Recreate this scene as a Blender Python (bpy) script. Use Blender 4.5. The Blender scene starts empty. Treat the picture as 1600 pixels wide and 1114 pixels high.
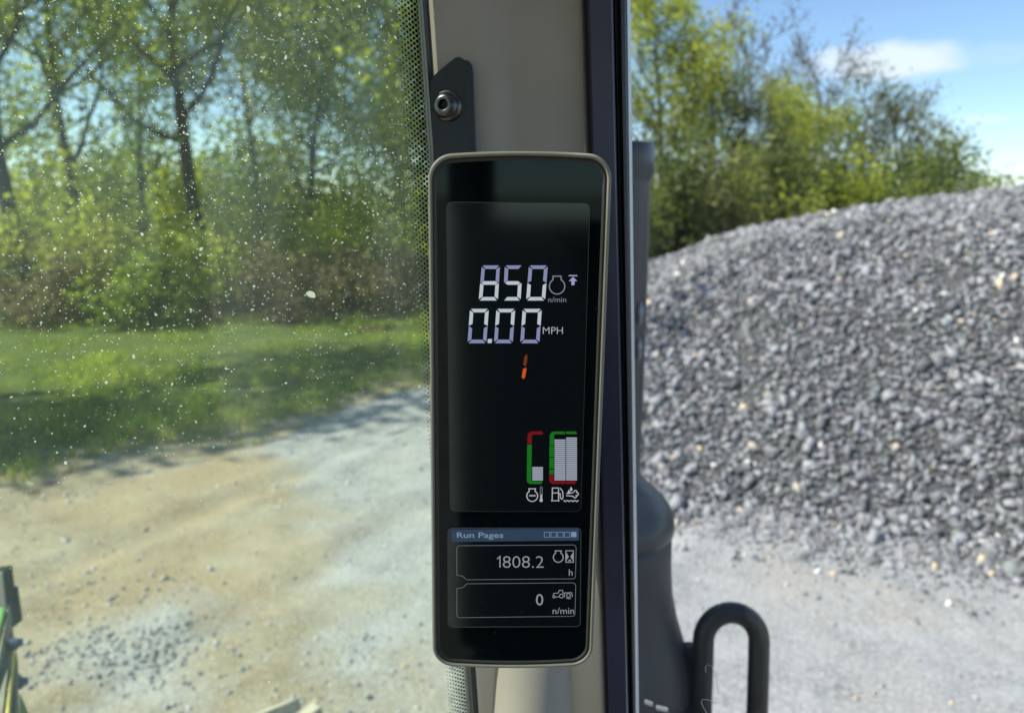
import bpy, math, random
import numpy as np
from mathutils import Vector, Matrix

# ------------------------------------------------------------------ camera, sky, sun, exposure
scene = bpy.context.scene
COL = scene.collection
H = 2.45                       # eye height in the cab
PITCH = math.radians(11.0)
F = 1164.0                     # focal length in photo pixels (1600 wide)
EXPOSURE = 0.95
SUN_AZ, SUN_EL = math.radians(-99), math.radians(48)

cam_d = bpy.data.cameras.new('camera'); cam = bpy.data.objects.new('camera', cam_d); COL.objects.link(cam)
cam.location = (0, 0, H); cam.rotation_euler = (math.pi/2 - PITCH, 0, 0)
cam_d.sensor_width = 36; cam_d.lens = 36*F/1600; cam_d.clip_start = 0.02; cam_d.clip_end = 3000
cam_d.dof.use_dof = True; cam_d.dof.focus_distance = 0.43; cam_d.dof.aperture_fstop = 8.0
scene.camera = cam

def ray(px, py):
    x, y = (px-800)/F, (557-py)/F
    return Vector((x, math.cos(PITCH)+y*math.sin(PITCH), -math.sin(PITCH)+y*math.cos(PITCH)))
def P(px, py, d):              # photo pixel at depth d -> point in the place
    return Vector((0, 0, H)) + ray(px, py)*d
def G(px, py, z=0.0):          # photo pixel -> point on the ground
    r = ray(px, py); return Vector((0, 0, H)) + r*((z-H)/r.z)

world = bpy.data.worlds.new('World'); scene.world = world; world.use_nodes = True
wn, wl = world.node_tree.nodes, world.node_tree.links
wn.clear()
sky = wn.new('ShaderNodeTexSky'); sky.sky_type = 'NISHITA'; sky.sun_disc = False
sky.sun_elevation = SUN_EL; sky.sun_rotation = SUN_AZ
sky.air_density = 1.0; sky.dust_density = 0.1; sky.ozone_density = 4.0; sky.altitude = 200
bg = wn.new('ShaderNodeBackground'); bg.inputs['Strength'].default_value = 0.10
wo = wn.new('ShaderNodeOutputWorld')
tc = wn.new('ShaderNodeTexCoord')
def wmath(op, a, b=None, c=None):
    n = wn.new('ShaderNodeMath'); n.operation = op
    for i, v in enumerate((a, b, c)):
        if v is None: continue
        if isinstance(v, (int, float)): n.inputs[i].default_value = v
        else: wl.new(v, n.inputs[i])
    return n.outputs[0]
def wvec(op, a, b):
    n = wn.new('ShaderNodeVectorMath'); n.operation = op
    wl.new(a, n.inputs[0])
    if isinstance(b, (tuple, Vector)): n.inputs[1].default_value = b
    else: wl.new(b, n.inputs[1])
    return n
# fair-weather clouds: patches of the sky dome round given directions, frayed by noise
nz = wn.new('ShaderNodeTexNoise'); nz.inputs['Scale'].default_value = 9; nz.inputs['Detail'].default_value = 7
nz.inputs['Roughness'].default_value = 0.55; nz.inputs['Distortion'].default_value = 0.3
mp = wn.new('ShaderNodeMapping'); mp.inputs['Scale'].default_value = (1, 1, 2.6)
wl.new(tc.outputs['Generated'], mp.inputs['Vector']); wl.new(mp.outputs[0], nz.inputs['Vector'])
total = None
for (cx, cy, ra, rb, amt) in ((1380, 95, 0.078, 0.023, .85), (1330, 112, 0.06, 0.014, .45), (1535, 187, 0.03, 0.006, .4),
                              (1565, 270, .04, .02, .3), (1560, 84, .04, .012, .14),
                              (2900, -500, .35, .12, .8), (-2600, -700, .4, .12, .8)):
    d = ray(cx, cy).normalized()
    side = d.cross(Vector((0, 0, 1))).normalized(); upv = side.cross(d)
    a = wmath('DIVIDE', wvec('DOT_PRODUCT', tc.outputs['Generated'], side).outputs['Value'], ra)
    b = wmath('DIVIDE', wvec('DOT_PRODUCT', tc.outputs['Generated'], upv).outputs['Value'], rb)
    fr = wmath('GREATER_THAN', wvec('DOT_PRODUCT', tc.outputs['Generated'], d).outputs['Value'], 0)
    q = wmath('SQRT', wmath('ADD', wmath('MULTIPLY', a, a), wmath('MULTIPLY', b, b)))
    q = wmath('ADD', q, wmath('MULTIPLY', wmath('SUBTRACT', nz.outputs['Fac'], .5), 1.5))
    m = wn.new('ShaderNodeMapRange'); m.interpolation_type = 'SMOOTHSTEP'
    m.inputs['From Min'].default_value = 1.12; m.inputs['From Max'].default_value = 0.45
    m.inputs['To Min'].default_value = 0; m.inputs['To Max'].default_value = amt
    wl.new(q, m.inputs['Value'])
    o = wmath('MULTIPLY', m.outputs[0], fr)
    total = o if total is None else wmath('MAXIMUM', total, o)
mix = wn.new('ShaderNodeMix'); mix.data_type = 'RGBA'
wl.new(total, mix.inputs['Factor']); wl.new(sky.outputs[0], mix.inputs['A']); mix.inputs['B'].default_value = (5.2, 5.6, 6.2, 1)
wl.new(mix.outputs['Result'], bg.inputs['Color']); wl.new(bg.outputs[0], wo.inputs['Surface'])

sun_d = bpy.data.lights.new('sun', 'SUN'); sun_d.energy = 4.2; sun_d.angle = math.radians(0.53); sun_d.color = (1, .95, .86)
sun = bpy.data.objects.new('sun', sun_d); COL.objects.link(sun)
SUNV = Vector((math.sin(SUN_AZ)*math.cos(SUN_EL), math.cos(SUN_AZ)*math.cos(SUN_EL), math.sin(SUN_EL)))
sun.rotation_euler = SUNV.to_track_quat('Z', 'Y').to_euler(); sun.location = (-10, 5, 30)

vs = scene.view_settings
vs.view_transform = 'Standard'; vs.look = 'None'; vs.exposure = EXPOSURE; vs.gamma = 1; vs.use_curve_mapping = False
scene.render.engine = 'CYCLES'
cy = scene.cycles
cy.use_denoising = True; cy.max_bounces = 7; cy.transparent_max_bounces = 24
cy.diffuse_bounces = 3; cy.glossy_bounces = 3; cy.transmission_bounces = 6
cy.caustics_reflective = False; cy.caustics_refractive = False; cy.sample_clamp_indirect = 6

# ------------------------------------------------------------------ helpers
rng = np.random.default_rng(7); random.seed(7)
def lin(c): return tuple((v/255/12.92 if v/255 <= .04045 else ((v/255+.055)/1.055)**2.4) for v in c)

class MB:
    def __init__(s): s.v, s.f = [], []
    def add(s, vs_, fs_):
        n = len(s.v); s.v += [tuple(p) for p in vs_]; s.f += [tuple(i+n for i in f) for f in fs_]
    def build(s, name, mat, parent=None, smooth=False, origin=None):
        me = bpy.data.meshes.new(name); me.from_pydata(s.v, [], s.f); me.validate(); me.update()
        if smooth: me.polygons.foreach_set('use_smooth', [True]*len(me.polygons))
        return link(name, me, mat, parent)
def link(name, me, mat, parent=None):
    o = bpy.data.objects.new(name, me); COL.objects.link(o)
    if mat is not None and len(me.materials) == 0: me.materials.append(mat)
    if parent is not None:
        o.parent = parent; o.matrix_parent_inverse = parent_matrix(parent).inverted()
    return o
def parent_matrix(p):
    m = p.matrix_basis.copy()
    if p.parent is not None: m = parent_matrix(p.parent) @ p.matrix_parent_inverse @ m
    return m
def empty(name, loc, label, cat, group=None):
    o = bpy.data.objects.new(name, None); COL.objects.link(o); o.location = loc; o.empty_display_size = .1
    o['label'] = label; o['category'] = cat
    if group: o['group'] = group
    return o

def new_mat(name):
    m = bpy.data.materials.new(name); m.use_nodes = True; n = m.node_tree.nodes; l = m.node_tree.links
    return m, n, l, n['Principled BSDF']
def mat(name, col, rough=.6, metal=0, noise=None, bump=None, spec=.5, coat=0):
    m, n, l, b = new_mat(name)
    b.inputs['Base Color'].default_value = (*col, 1); b.inputs['Roughness'].default_value = rough
    b.inputs['Metallic'].default_value = metal; b.inputs['Specular IOR Level'].default_value = spec
    b.inputs['Coat Weight'].default_value = coat
    t = n.new('ShaderNodeTexCoord')
    if noise:
        sc, amt = noise
        x = n.new('ShaderNodeTexNoise'); x.inputs['Scale'].default_value = sc; x.inputs['Detail'].default_value = 6
        l.new(t.outputs['Object'], x.inputs['Vector'])
        r = n.new('ShaderNodeMapRange'); r.inputs['To Min'].default_value = 1-amt; r.inputs['To Max'].default_value = 1+amt
        r.inputs['From Min'].default_value = .25; r.inputs['From Max'].default_value = .75
        l.new(x.outputs['Fac'], r.inputs['Value'])
        h = n.new('ShaderNodeVectorMath'); h.operation = 'SCALE'; h.inputs[0].default_value = col
        l.new(r.outputs[0], h.inputs['Scale']); l.new(h.outputs[0], b.inputs['Base Color'])
        rr = n.new('ShaderNodeMapRange'); rr.inputs['To Min'].default_value = max(.02, rough-.08); rr.inputs['To Max'].default_value = min(1, rough+.1)
        l.new(x.outputs['Fac'], rr.inputs['Value']); l.new(rr.outputs[0], b.inputs['Roughness'])
    if bump:
        sc, st, dist = bump
        x = n.new('ShaderNodeTexNoise'); x.inputs['Scale'].default_value = sc; x.inputs['Detail'].default_value = 3
        l.new(t.outputs['Object'], x.inputs['Vector'])
        k = n.new('ShaderNodeBump'); k.inputs['Strength'].default_value = st; k.inputs['Distance'].default_value = dist
        l.new(x.outputs['Fac'], k.inputs['Height']); l.new(k.outputs[0], b.inputs['Normal'])
    return m
def emit(name, rgb, s=1.0):
    m, n, l, b = new_mat(name); c = lin(rgb); e = 2**-EXPOSURE
    b.inputs['Base Color'].default_value = (0, 0, 0, 1); b.inputs['Roughness'].default_value = .3
    b.inputs['Specular IOR Level'].default_value = 0.2
    b.inputs['Emission Color'].default_value = (*c, 1); b.inputs['Emission Strength'].default_value = s*e
    return m
def attr_mat(name, rough=.8, trans=0.0, spec=.3, tint=(1, 1, 1)):
    m, n, l, b = new_mat(name)
    a = n.new('ShaderNodeAttribute'); a.attribute_name = 'Col'
    b.inputs['Roughness'].default_value = rough; b.inputs['Specular IOR Level'].default_value = spec
    l.new(a.outputs['Color'], b.inputs['Base Color'])
    if trans:
        t = n.new('ShaderNodeBsdfTranslucent'); ms = n.new('ShaderNodeMixShader'); ms.inputs[0].default_value = trans
        g = n.new('ShaderNodeVectorMath'); g.operation = 'MULTIPLY'; g.inputs[1].default_value = (1.7, 1.65, .9)
        l.new(a.outputs['Color'], g.inputs[0]); l.new(g.outputs[0], t.inputs['Color'])
        l.new(b.outputs[0], ms.inputs[1]); l.new(t.outputs[0], ms.inputs[2])
        l.new(ms.outputs[0], n['Material Output'].inputs['Surface'])
    return m
def np_mesh(name, V, FV, fsize, cols=None, smooth=False):
    me = bpy.data.meshes.new(name); nf = len(FV)
    me.vertices.add(len(V)); me.vertices.foreach_set('co', np.asarray(V, np.float32).ravel())
    me.loops.add(nf*fsize); me.loops.foreach_set('vertex_index', np.asarray(FV, np.int32).ravel())
    me.polygons.add(nf); me.polygons.foreach_set('loop_start', np.arange(0, nf*fsize, fsize, dtype=np.int32))
    me.polygons.foreach_set('loop_total', np.full(nf, fsize, np.int32))
    if smooth: me.polygons.foreach_set('use_smooth', np.ones(nf, bool))
    me.update(calc_edges=True)
    if cols is not None:
        at = me.color_attributes.new('Col', 'FLOAT_COLOR', 'POINT')
        c4 = np.ones((len(V), 4), np.float32); c4[:, :3] = cols; at.data.foreach_set('color', c4.ravel())
    return me
def tube(mb, pts, rad, sides=6, cap=True):
    pts = [Vector(p) for p in pts]; n = len(pts)
    rad = rad if hasattr(rad, '__len__') else [rad]*n
    base = len(mb.v); u = None
    for i, p in enumerate(pts):
        t = (pts[min(i+1, n-1)]-pts[max(i-1, 0)]).normalized()
        if u is None: u = t.orthogonal().normalized()
        u = (u - t*u.dot(t)).normalized(); w = t.cross(u)
        for k in range(sides):
            a = 2*math.pi*k/sides
            mb.v.append(tuple(p + (u*math.cos(a)+w*math.sin(a))*rad[i]))
    for i in range(n-1):
        for k in range(sides):
            a, b = base+i*sides+k, base+i*sides+(k+1) % sides
            mb.f.append((a, b, b+sides, a+sides))
    if cap:
        mb.f.append(tuple(base+k for k in reversed(range(sides)))); mb.f.append(tuple(base+(n-1)*sides+k for k in range(sides)))
def lathe(mb, c, prof, seg=48):
    c = Vector(c); base = len(mb.v)
    for r, z in prof:
        for k in range(seg):
            a = 2*math.pi*k/seg; mb.v.append((c.x+r*math.cos(a), c.y+r*math.sin(a), z))
    for i in range(len(prof)-1):
        for k in range(seg):
            a, b = base+i*seg+k, base+i*seg+(k+1) % seg
            mb.f.append((a, b, b+seg, a+seg))
def boxpts(mb, o, x, y, z):    # a box from its corner and three edge vectors
    o, x, y, z = map(Vector, (o, x, y, z))
    vs_ = [o, o+x, o+x+y, o+y, o+z, o+x+z, o+x+y+z, o+y+z]
    fs_ = [(0, 3, 2, 1), (4, 5, 6, 7), (0, 1, 5, 4), (1, 2, 6, 5), (2, 3, 7, 6), (3, 0, 4, 7)]
    if x.cross(y).dot(z) < 0: fs_ = [tuple(reversed(f)) for f in fs_]
    mb.add(vs_, fs_)
def bevel(o, w, seg=2):
    m = o.modifiers.new('bevel', 'BEVEL'); m.width = w; m.segments = seg; m.limit_method = 'ANGLE'; m.angle_limit = math.radians(35)

# value noise for terrain
def vnoise(x, y, seed=0):
    xi, yi = np.floor(x).astype(np.int64), np.floor(y).astype(np.int64); xf, yf = x-xi, y-yi
    def h(a, b):
        n = (a*374761393 + b*668265263 + seed*982451653) & 0xffffffff
        n = ((n ^ (n >> 13))*1274126177) & 0xffffffff
        return ((n ^ (n >> 16)) & 0xffff)/65535.0
    u, v = xf*xf*(3-2*xf), yf*yf*(3-2*yf)
    return (h(xi, yi)*(1-u)+h(xi+1, yi)*u)*(1-v) + (h(xi, yi+1)*(1-u)+h(xi+1, yi+1)*u)*v - .5
def fbm(x, y, o=3, seed=0):
    r = 0; a = 1
    for i in range(o): r = r + a*vnoise(x*2**i, y*2**i, seed+i); a *= .5
    return r

# ------------------------------------------------------------------ ground
def ground_z(x, y):
    z = .05*fbm(x*.35, y*.35, 2, 3) + .022*fbm(x*2.3, y*2.3, 3, 51)
    for c_ in (-3.1, -1.25, .9):           # shallow wheel ruts across the yard
        d = (x-c_) - .55*(y-5) - .25*fbm(y*.5, x*0+c_, 2, 61); z = z - .03*np.exp(-(d/.16)**2) + .014*np.exp(-((np.abs(d)-.32)/.12)**2)
    return z*np.clip((np.hypot(x, y)-2)/3, 0, 1)
m, n, l, b = new_mat('dirt_and_crushed_stone')
g = n.new('ShaderNodeNewGeometry')
def nd_noise(scale, detail=6, rough=.6, dist=0):
    x = n.new('ShaderNodeTexNoise'); x.inputs['Scale'].default_value = scale; x.inputs['Detail'].default_value = detail
    x.inputs['Roughness'].default_value = rough; x.inputs['Distortion'].default_value = dist
    l.new(g.outputs['Position'], x.inputs['Vector']); return x.outputs['Fac']
def nd_range(v, a, b_, c=0, d=1):
    r = n.new('ShaderNodeMapRange'); r.inputs['From Min'].default_value = a; r.inputs['From Max'].default_value = b_
    r.inputs['To Min'].default_value = c; r.inputs['To Max'].default_value = d; l.new(v, r.inputs['Value']); return r.outputs[0]
def nd_mix(f, a, b_):
    x = n.new('ShaderNodeMix'); x.data_type = 'RGBA'; l.new(f, x.inputs['Factor'])
    for s_, v in (('A', a), ('B', b_)):
        if isinstance(v, tuple): x.inputs[s_].default_value = (*v, 1)
        else: l.new(v, x.inputs[s_])
    return x.outputs['Result']
def nd_math(op, a, b_):
    x = n.new('ShaderNodeMath'); x.operation = op
    for i, v in enumerate((a, b_)):
        if isinstance(v, (int, float)): x.inputs[i].default_value = v
        else: l.new(v, x.inputs[i])
    return x.outputs[0]
sep = n.new('ShaderNodeSeparateXYZ'); l.new(g.outputs['Position'], sep.inputs[0])
tan = nd_mix(nd_range(nd_noise(1.3, 8, .65), .35, .68), (.215, .172, .11), (.40, .36, .265))
tan = nd_mix(nd_range(nd_noise(.55, 3), .5, .62), tan, (.32, .25, .155))
gray = nd_mix(nd_range(nd_noise(2.4, 9, .7), .35, .66), (.17, .178, .18), (.35, .355, .35))
fine = nd_noise(38, 4, .7)
gray = nd_mix(nd_range(nd_noise(.7, 5, .6, .5), .54, .66, 0, .55), gray, (.33, .285, .225))
gray = nd_mix(nd_range(fine, .4, .68), gray, (.43, .43, .415))
tan = nd_mix(nd_range(fine, .52, .75), tan, (.47, .43, .33))
# crushed stone dominates to the right of the yard, bare dirt to the left
xy = nd_math('ADD', sep.outputs['X'], nd_math('MULTIPLY', nd_math('SUBTRACT', sep.outputs['Y'], 6.2), .45))
vd = n.new('ShaderNodeVectorMath'); vd.operation = 'DISTANCE'; l.new(g.outputs['Position'], vd.inputs[0]); vd.inputs[1].default_value = G(200, 1040)
fac = nd_math('ADD', nd_math('MAXIMUM', nd_range(xy, -2.7, -1.0), nd_range(vd.outputs['Value'], 1.0, .1, 0, .6)), nd_math('MULTIPLY', nd_math('SUBTRACT', nd_noise(.8, 5, .6, .6), .5), 1.9))
l.new(nd_mix(nd_range(fac, .25, .7), tan, gray), b.inputs['Base Color'])
b.inputs['Roughness'].default_value = .95; b.inputs['Specular IOR Level'].default_value = .15
bp = n.new('ShaderNodeBump'); bp.inputs['Strength'].default_value = .8; bp.inputs['Distance'].default_value = .03
l.new(nd_math('ADD', nd_math('MULTIPLY', nd_noise(9, 6, .7), .7), nd_math('MULTIPLY', fine, .5)), bp.inputs['Height']); l.new(bp.outputs[0], b.inputs['Normal'])
M_GROUND = m
ax = np.concatenate([-np.geomspace(900, 14, 24), np.linspace(-13.5, -7.2, 24), np.linspace(-7, 7, 220), np.linspace(7.2, 13.5, 24), np.geomspace(14, 900, 24)])
ay = np.concatenate([-np.geomspace(900, 6, 20), np.linspace(-5.5, 2.3, 24), np.linspace(2.4, 11.5, 150), np.linspace(11.8, 26, 56), np.geomspace(27, 900, 24)])
X, Y = np.meshgrid(ax, ay); Z = ground_z(X, Y)
nx, ny = len(ax), len(ay)
idx = np.arange(nx*ny).reshape(ny, nx)
FV = np.stack([idx[:-1, :-1], idx[:-1, 1:], idx[1:, 1:], idx[1:, :-1]], -1).reshape(-1, 4)
ground = link('ground', np_mesh('ground', np.stack([X, Y, Z], -1).reshape(-1, 3), FV, 4, smooth=True), M_GROUND); ground['kind'] = 'structure'
ground['label'] = 'dusty yard of tan dirt and pale crushed stone'

# lawn: a sheet whose near edge follows the drive
edge_px = [(-500, 905), (-200, 820), (0, 776), (90, 752), (170, 728), (300, 712), (400, 690), (470, 668), (540, 642), (600, 622), (660, 604), (760, 588), (900, 575)]
EX = np.array([[G(*e).x, G(*e).y] for e in edge_px])
def lawn_edge(x): return np.interp(x, EX[:, 0], EX[:, 1]) + .9*fbm(x*1.1, x*0+3, 4, 11)
M_LAWN, n, l, b = new_mat('lawn_soil'); g = n.new('ShaderNodeNewGeometry')
c = nd_mix(nd_range(nd_noise(1.1, 6), .35, .65), (.055, .085, .018), (.10, .13, .035))
c = nd_mix(nd_range(nd_noise(5, 6, .7), .55, .75), c, (.17, .13, .075))
at_ = n.new('ShaderNodeAttribute'); at_.attribute_name = 'Col'
ef = nd_math('ADD', at_.outputs['Fac'], nd_math('MULTIPLY', nd_math('SUBTRACT', nd_noise(2.2, 6, .65), .5), 1.5))
c = nd_mix(nd_range(ef, .75, .35), c, nd_mix(nd_range(nd_noise(3, 8, .65), .35, .68), (.215, .172, .11), (.40, .36, .265)))
l.new(c, b.inputs['Base Color']); b.inputs['Roughness'].default_value = 1; b.inputs['Specular IOR Level'].default_value = .1
lx = np.linspace(EX[0, 0]-14, 5, 420); tt = np.linspace(0, 1, 50)**2.2
LX = np.repeat(lx[None], 50, 0); LY = lawn_edge(lx)[None]*(1-tt[:, None]) + 60*tt[:, None]
LZ = ground_z(LX, LY)+.006 + .03*np.clip(tt[:, None]*8, 0, 1)
idx = np.arange(420*50).reshape(50, 420)
FV = np.stack([idx[:-1, :-1], idx[:-1, 1:], idx[1:, 1:], idx[1:, :-1]], -1).reshape(-1, 4)
lawn = link('lawn', np_mesh('lawn', np.stack([LX, LY, LZ], -1).reshape(-1, 3), FV, 4, np.clip((LY-lawn_edge(lx)[None])/2.2, 0, 1).reshape(-1, 1)*np.ones((1, 3)), smooth=True), M_LAWN); lawn['kind'] = 'structure'
lawn['label'] = 'rough green lawn between the drive and the wood'

def grass():
    N = 150000
    x = rng.uniform(-19, 2.5, N); u = rng.random(N); y = lawn_edge(x) + 16*u**1.5 - 1.1*rng.random(N)**2.5*(rng.random(N) < .12)
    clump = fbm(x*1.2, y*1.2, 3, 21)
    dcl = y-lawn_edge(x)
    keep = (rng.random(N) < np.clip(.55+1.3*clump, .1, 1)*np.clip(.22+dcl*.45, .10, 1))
    x, y, clump = x[keep], y[keep], clump[keep]; N = len(x)
    z = ground_z(x, y)+.012
    h = rng.uniform(.05, .13, N)*(1+1.3*np.clip(clump, -.4, .7)); w = rng.uniform(.008, .016, N)
    a = rng.uniform(0, 2*np.pi, N); lean = rng.normal(0, .5, (N, 2))*h[:, None]
    dx, dy = np.cos(a)*w, np.sin(a)*w
    V = np.empty((N, 3, 3), np.float32)
    V[:, 0] = np.stack([x-dx, y-dy, z], -1); V[:, 1] = np.stack([x+dx, y+dy, z], -1)
    V[:, 2] = np.stack([x+lean[:, 0], y+lean[:, 1], z+h], -1)
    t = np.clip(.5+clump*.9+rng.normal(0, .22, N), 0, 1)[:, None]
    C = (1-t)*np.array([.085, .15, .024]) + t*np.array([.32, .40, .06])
    edge = np.clip(1-(y-lawn_edge(x))/1.6, 0, 1); dry = (rng.random(N) < .08+.38*edge)[:, None]; C = np.where(dry, np.array([.34, .28, .14])*rng.uniform(.7, 1.2, (N, 1)), C)
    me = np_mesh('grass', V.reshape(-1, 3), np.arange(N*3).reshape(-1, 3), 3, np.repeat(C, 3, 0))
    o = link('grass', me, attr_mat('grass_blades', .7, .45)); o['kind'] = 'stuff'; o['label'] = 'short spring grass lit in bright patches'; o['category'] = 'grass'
grass()

# ------------------------------------------------------------------ stones
def ico():
    p = (1+5**.5)/2
    v = np.array([(-1, p, 0), (1, p, 0), (-1, -p, 0), (1, -p, 0), (0, -1, p), (0, 1, p), (0, -1, -p), (0, 1, -p), (p, 0, -1), (p, 0, 1), (-p, 0, -1), (-p, 0, 1)])/math.sqrt(1+p*p)
    f = np.array([(0, 11, 5), (0, 5, 1), (0, 1, 7), (0, 7, 10), (0, 10, 11), (1, 5, 9), (5, 11, 4), (11, 10, 2), (10, 7, 6), (7, 1, 8), (3, 9, 4), (3, 4, 2), (3, 2, 6), (3, 6, 8), (3, 8, 9), (4, 9, 5), (2, 4, 11), (6, 2, 10), (8, 6, 7), (9, 8, 1)])
    return v, f
IV, IF = ico()
def stone_shape():
    return (IV*(1+rng.uniform(-.38, .38, (12, 1)))+rng.normal(0, .12, (12, 3)))*np.array([1.1, rng.uniform(.6, .95), rng.uniform(.42, .75)])
SHAPES = [stone_shape() for _ in range(12)]
def rots(N):
    q = rng.normal(size=(N, 4)); q /= np.linalg.norm(q, axis=1)[:, None]; w, x, y, z = q.T
    return np.stack([np.stack([1-2*(y*y+z*z), 2*(x*y-z*w), 2*(x*z+y*w)], -1), np.stack([2*(x*y+z*w), 1-2*(x*x+z*z), 2*(y*z-x*w)], -1),
                     np.stack([2*(x*z-y*w), 2*(y*z+x*w), 1-2*(x*x+y*y)], -1)], 1)
def stone_cols(N, lo=.1, hi=.3, odd=.02):
    g = rng.uniform(lo, hi, N)[:, None]*rng.uniform(.8, 1.2, (N, 1))
    C = g*np.array([.995, 1.0, 1.02])+rng.normal(0, .006, (N, 3))
    r = rng.random(N)
    C[r < odd] = np.array([.55, .44, .30])*rng.uniform(.8, 1.2, ((r < odd).sum(), 1))
    C[r < odd*.4] = np.array([.68, .66, .6])
    return np.clip(C, .02, .8)
def stones_mesh(name, pos, size, C):
    N = len(pos); S = np.array(SHAPES)[rng.integers(0, 12, N)]
    V = np.einsum('nij,nkj->nki', rots(N), S)*size[:, None, None] + pos[:, None, :]
    FV = (IF[None]+np.arange(N)[:, None, None]*12).reshape(-1, 3)
    return np_mesh(name, V.reshape(-1, 3), FV, 3, np.repeat(C, 12, 0))
M_STONE = attr_mat('crushed_stone', .75, spec=.45)

# pile of crushed stone
B0, B1 = G(1060, 795), G(1600, 888)
def smin(a, b_, k):
    h = np.clip(.5+.5*(b_-a)/k, 0, 1); return b_*(1-h)+a*h - k*h*(1-h)
RX = np.array([-3, 1.0, 2.2, 3.4, 4.8, 6.2, 7.6, 9.5, 12, 18]); RZ = np.array([.8, 1.05, 1.62, 2.1, 2.40, 2.66, 2.86, 3.0, 3.05, 3.05])
def pile_z(x, y):
    yb = B0.y + (x-B0.x)*(B1.y-B0.y)/(B1.x-B0.x) + .35*fbm(x*.9, y*0, 2, 5)
    yb = np.maximum(yb+.28, 4.4)
    d = y-yb+.45; s = np.where(d < 1.1, .62*d*np.abs(d)/2.2, .62*(d-.55))
    z = smin(s, np.interp(x, RX, RZ)+.07*fbm(x*.7, y*.4, 2, 9), .9)
    z = smin(z, .8*(x+.55), .5); z = smin(z, .7*(15.5-y), .6)
    return z + .10*fbm(x*1.1, y*1.1, 3, 15)
pile = empty('gravel_pile', (5, 9.5, 0), 'large sloping heap of grey crushed stone beyond the side window', 'gravel pile')
px_ = np.linspace(-1.5, 16, 150); py_ = np.linspace(3.8, 16, 110); X, Y = np.meshgrid(px_, py_); Z = np.maximum(pile_z(X, Y), -.12)
idx = np.arange(150*110).reshape(110, 150); FV = np.stack([idx[:-1, :-1], idx[:-1, 1:], idx[1:, 1:], idx[1:, :-1]], -1).reshape(-1, 4)
link('heap', np_mesh('heap', np.stack([X, Y, Z-.02], -1).reshape(-1, 3), FV, 4, smooth=True), mat('heap_fines', (.085, .085, .087), .95, noise=(25, .5), bump=(60, 1, .03)), pile)
N = 105000
x = rng.uniform(-.6, 12.5, N); y = rng.uniform(4.2, 12.2, N); z = pile_z(x, y)
near = np.hypot(x, y)
k = (z > -.03) & (np.abs(x) < .78*y+.6) & (rng.random(N) < np.clip(1.25-near/22, .25, 1)); x, y, z = x[k], y[k], z[k]; N = len(x)
sz = np.clip(rng.lognormal(math.log(.0205), .5, N), .008, .085)
pos = np.stack([x, y, z+sz*.15], -1); C = stone_cols(N, .07, .315, .014)
show = sz/near[k]*(np.abs(x) < .68*y)*(y < 9.5); order = np.argsort(-show); big, rest = order[:300], order[300:]
o = link('loose_stones', stones_mesh('loose_stones', pos[rest], sz[rest], C[rest]), M_STONE, pile); o['kind'] = 'stuff'
stone_me = []
for tone in range(4):
    for s_ in SHAPES[:5]:
        cc = [(.18, .182, .187), (.29, .292, .296), (.12, .122, .127), (.42, .37, .30)][tone]
        me = np_mesh('stone', s_, IF, 3, np.tile(np.array(cc), (12, 1))); me.materials.append(M_STONE); stone_me.append(me)
for i in big:
    tone = rng.choice(4, p=[.4, .36, .2, .04])
    o = link('stone', stone_me[tone*5+rng.integers(0, 5)], None, pile)
    o.matrix_parent_inverse = Matrix.Translation((-5, -9.5, 0))
    o.location = pos[i]+np.array([0, 0, .01]); s_ = float(sz[i]); o.scale = (s_, s_, s_); o.rotation_euler = rng.uniform(0, 6.28, 3)

# loose gravel over the yard
N = 30000
x = rng.uniform(-6, 6, N); y = rng.uniform(2.6, 10.5, N)
cl = fbm(x*.7, y*.7, 3, 31)
c0 = G(190, 1035); c1 = G(240, 1000)
w = np.clip(.28+cl*.9, .05, 1)
k = (np.abs(x) < .72*y) & (rng.random(N) < w) & (y < lawn_edge(x)+.1) & (pile_z(x, y) < .05); x, y = x[k], y[k]
n2 = 240; xa = np.concatenate([rng.normal(c0.x, .42, n2), rng.normal(c1.x, .22, n2//2)]); ya = np.concatenate([rng.normal(c0.y, .16, n2), rng.normal(c1.y, .1, n2//2)])
sz = np.concatenate([np.clip(rng.lognormal(math.log(.009), .45, len(x)), .004, .03), rng.uniform(.006, .02, len(xa))])
cols = np.concatenate([stone_cols(len(x), .22, .42, .12), stone_cols(len(xa), .16, .38, .05)])
x, y = np.concatenate([x, xa]), np.concatenate([y, ya])
n3 = 5200; xs = rng.uniform(.6, 6.5, n3); ys = B0.y+(xs-B0.x)*(B1.y-B0.y)/(B1.x-B0.x)+.02+.2*rng.normal(size=n3)-rng.exponential(.2, n3)   # stones rolled off the heap
x, y = np.concatenate([x, xs]), np.concatenate([y, ys]); sz = np.concatenate([sz, np.clip(rng.lognormal(math.log(.014), .45, n3), .006, .045)]); cols = np.concatenate([cols, stone_cols(n3, .09, .34, .03)])
o = link('loose_gravel', stones_mesh('loose_gravel', np.stack([x, y, ground_z(x, y)+sz*.2], -1), sz, cols), M_STONE); o['kind'] = 'stuff'
o['label'] = 'small loose stones scattered over the yard'; o['category'] = 'gravel'

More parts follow.
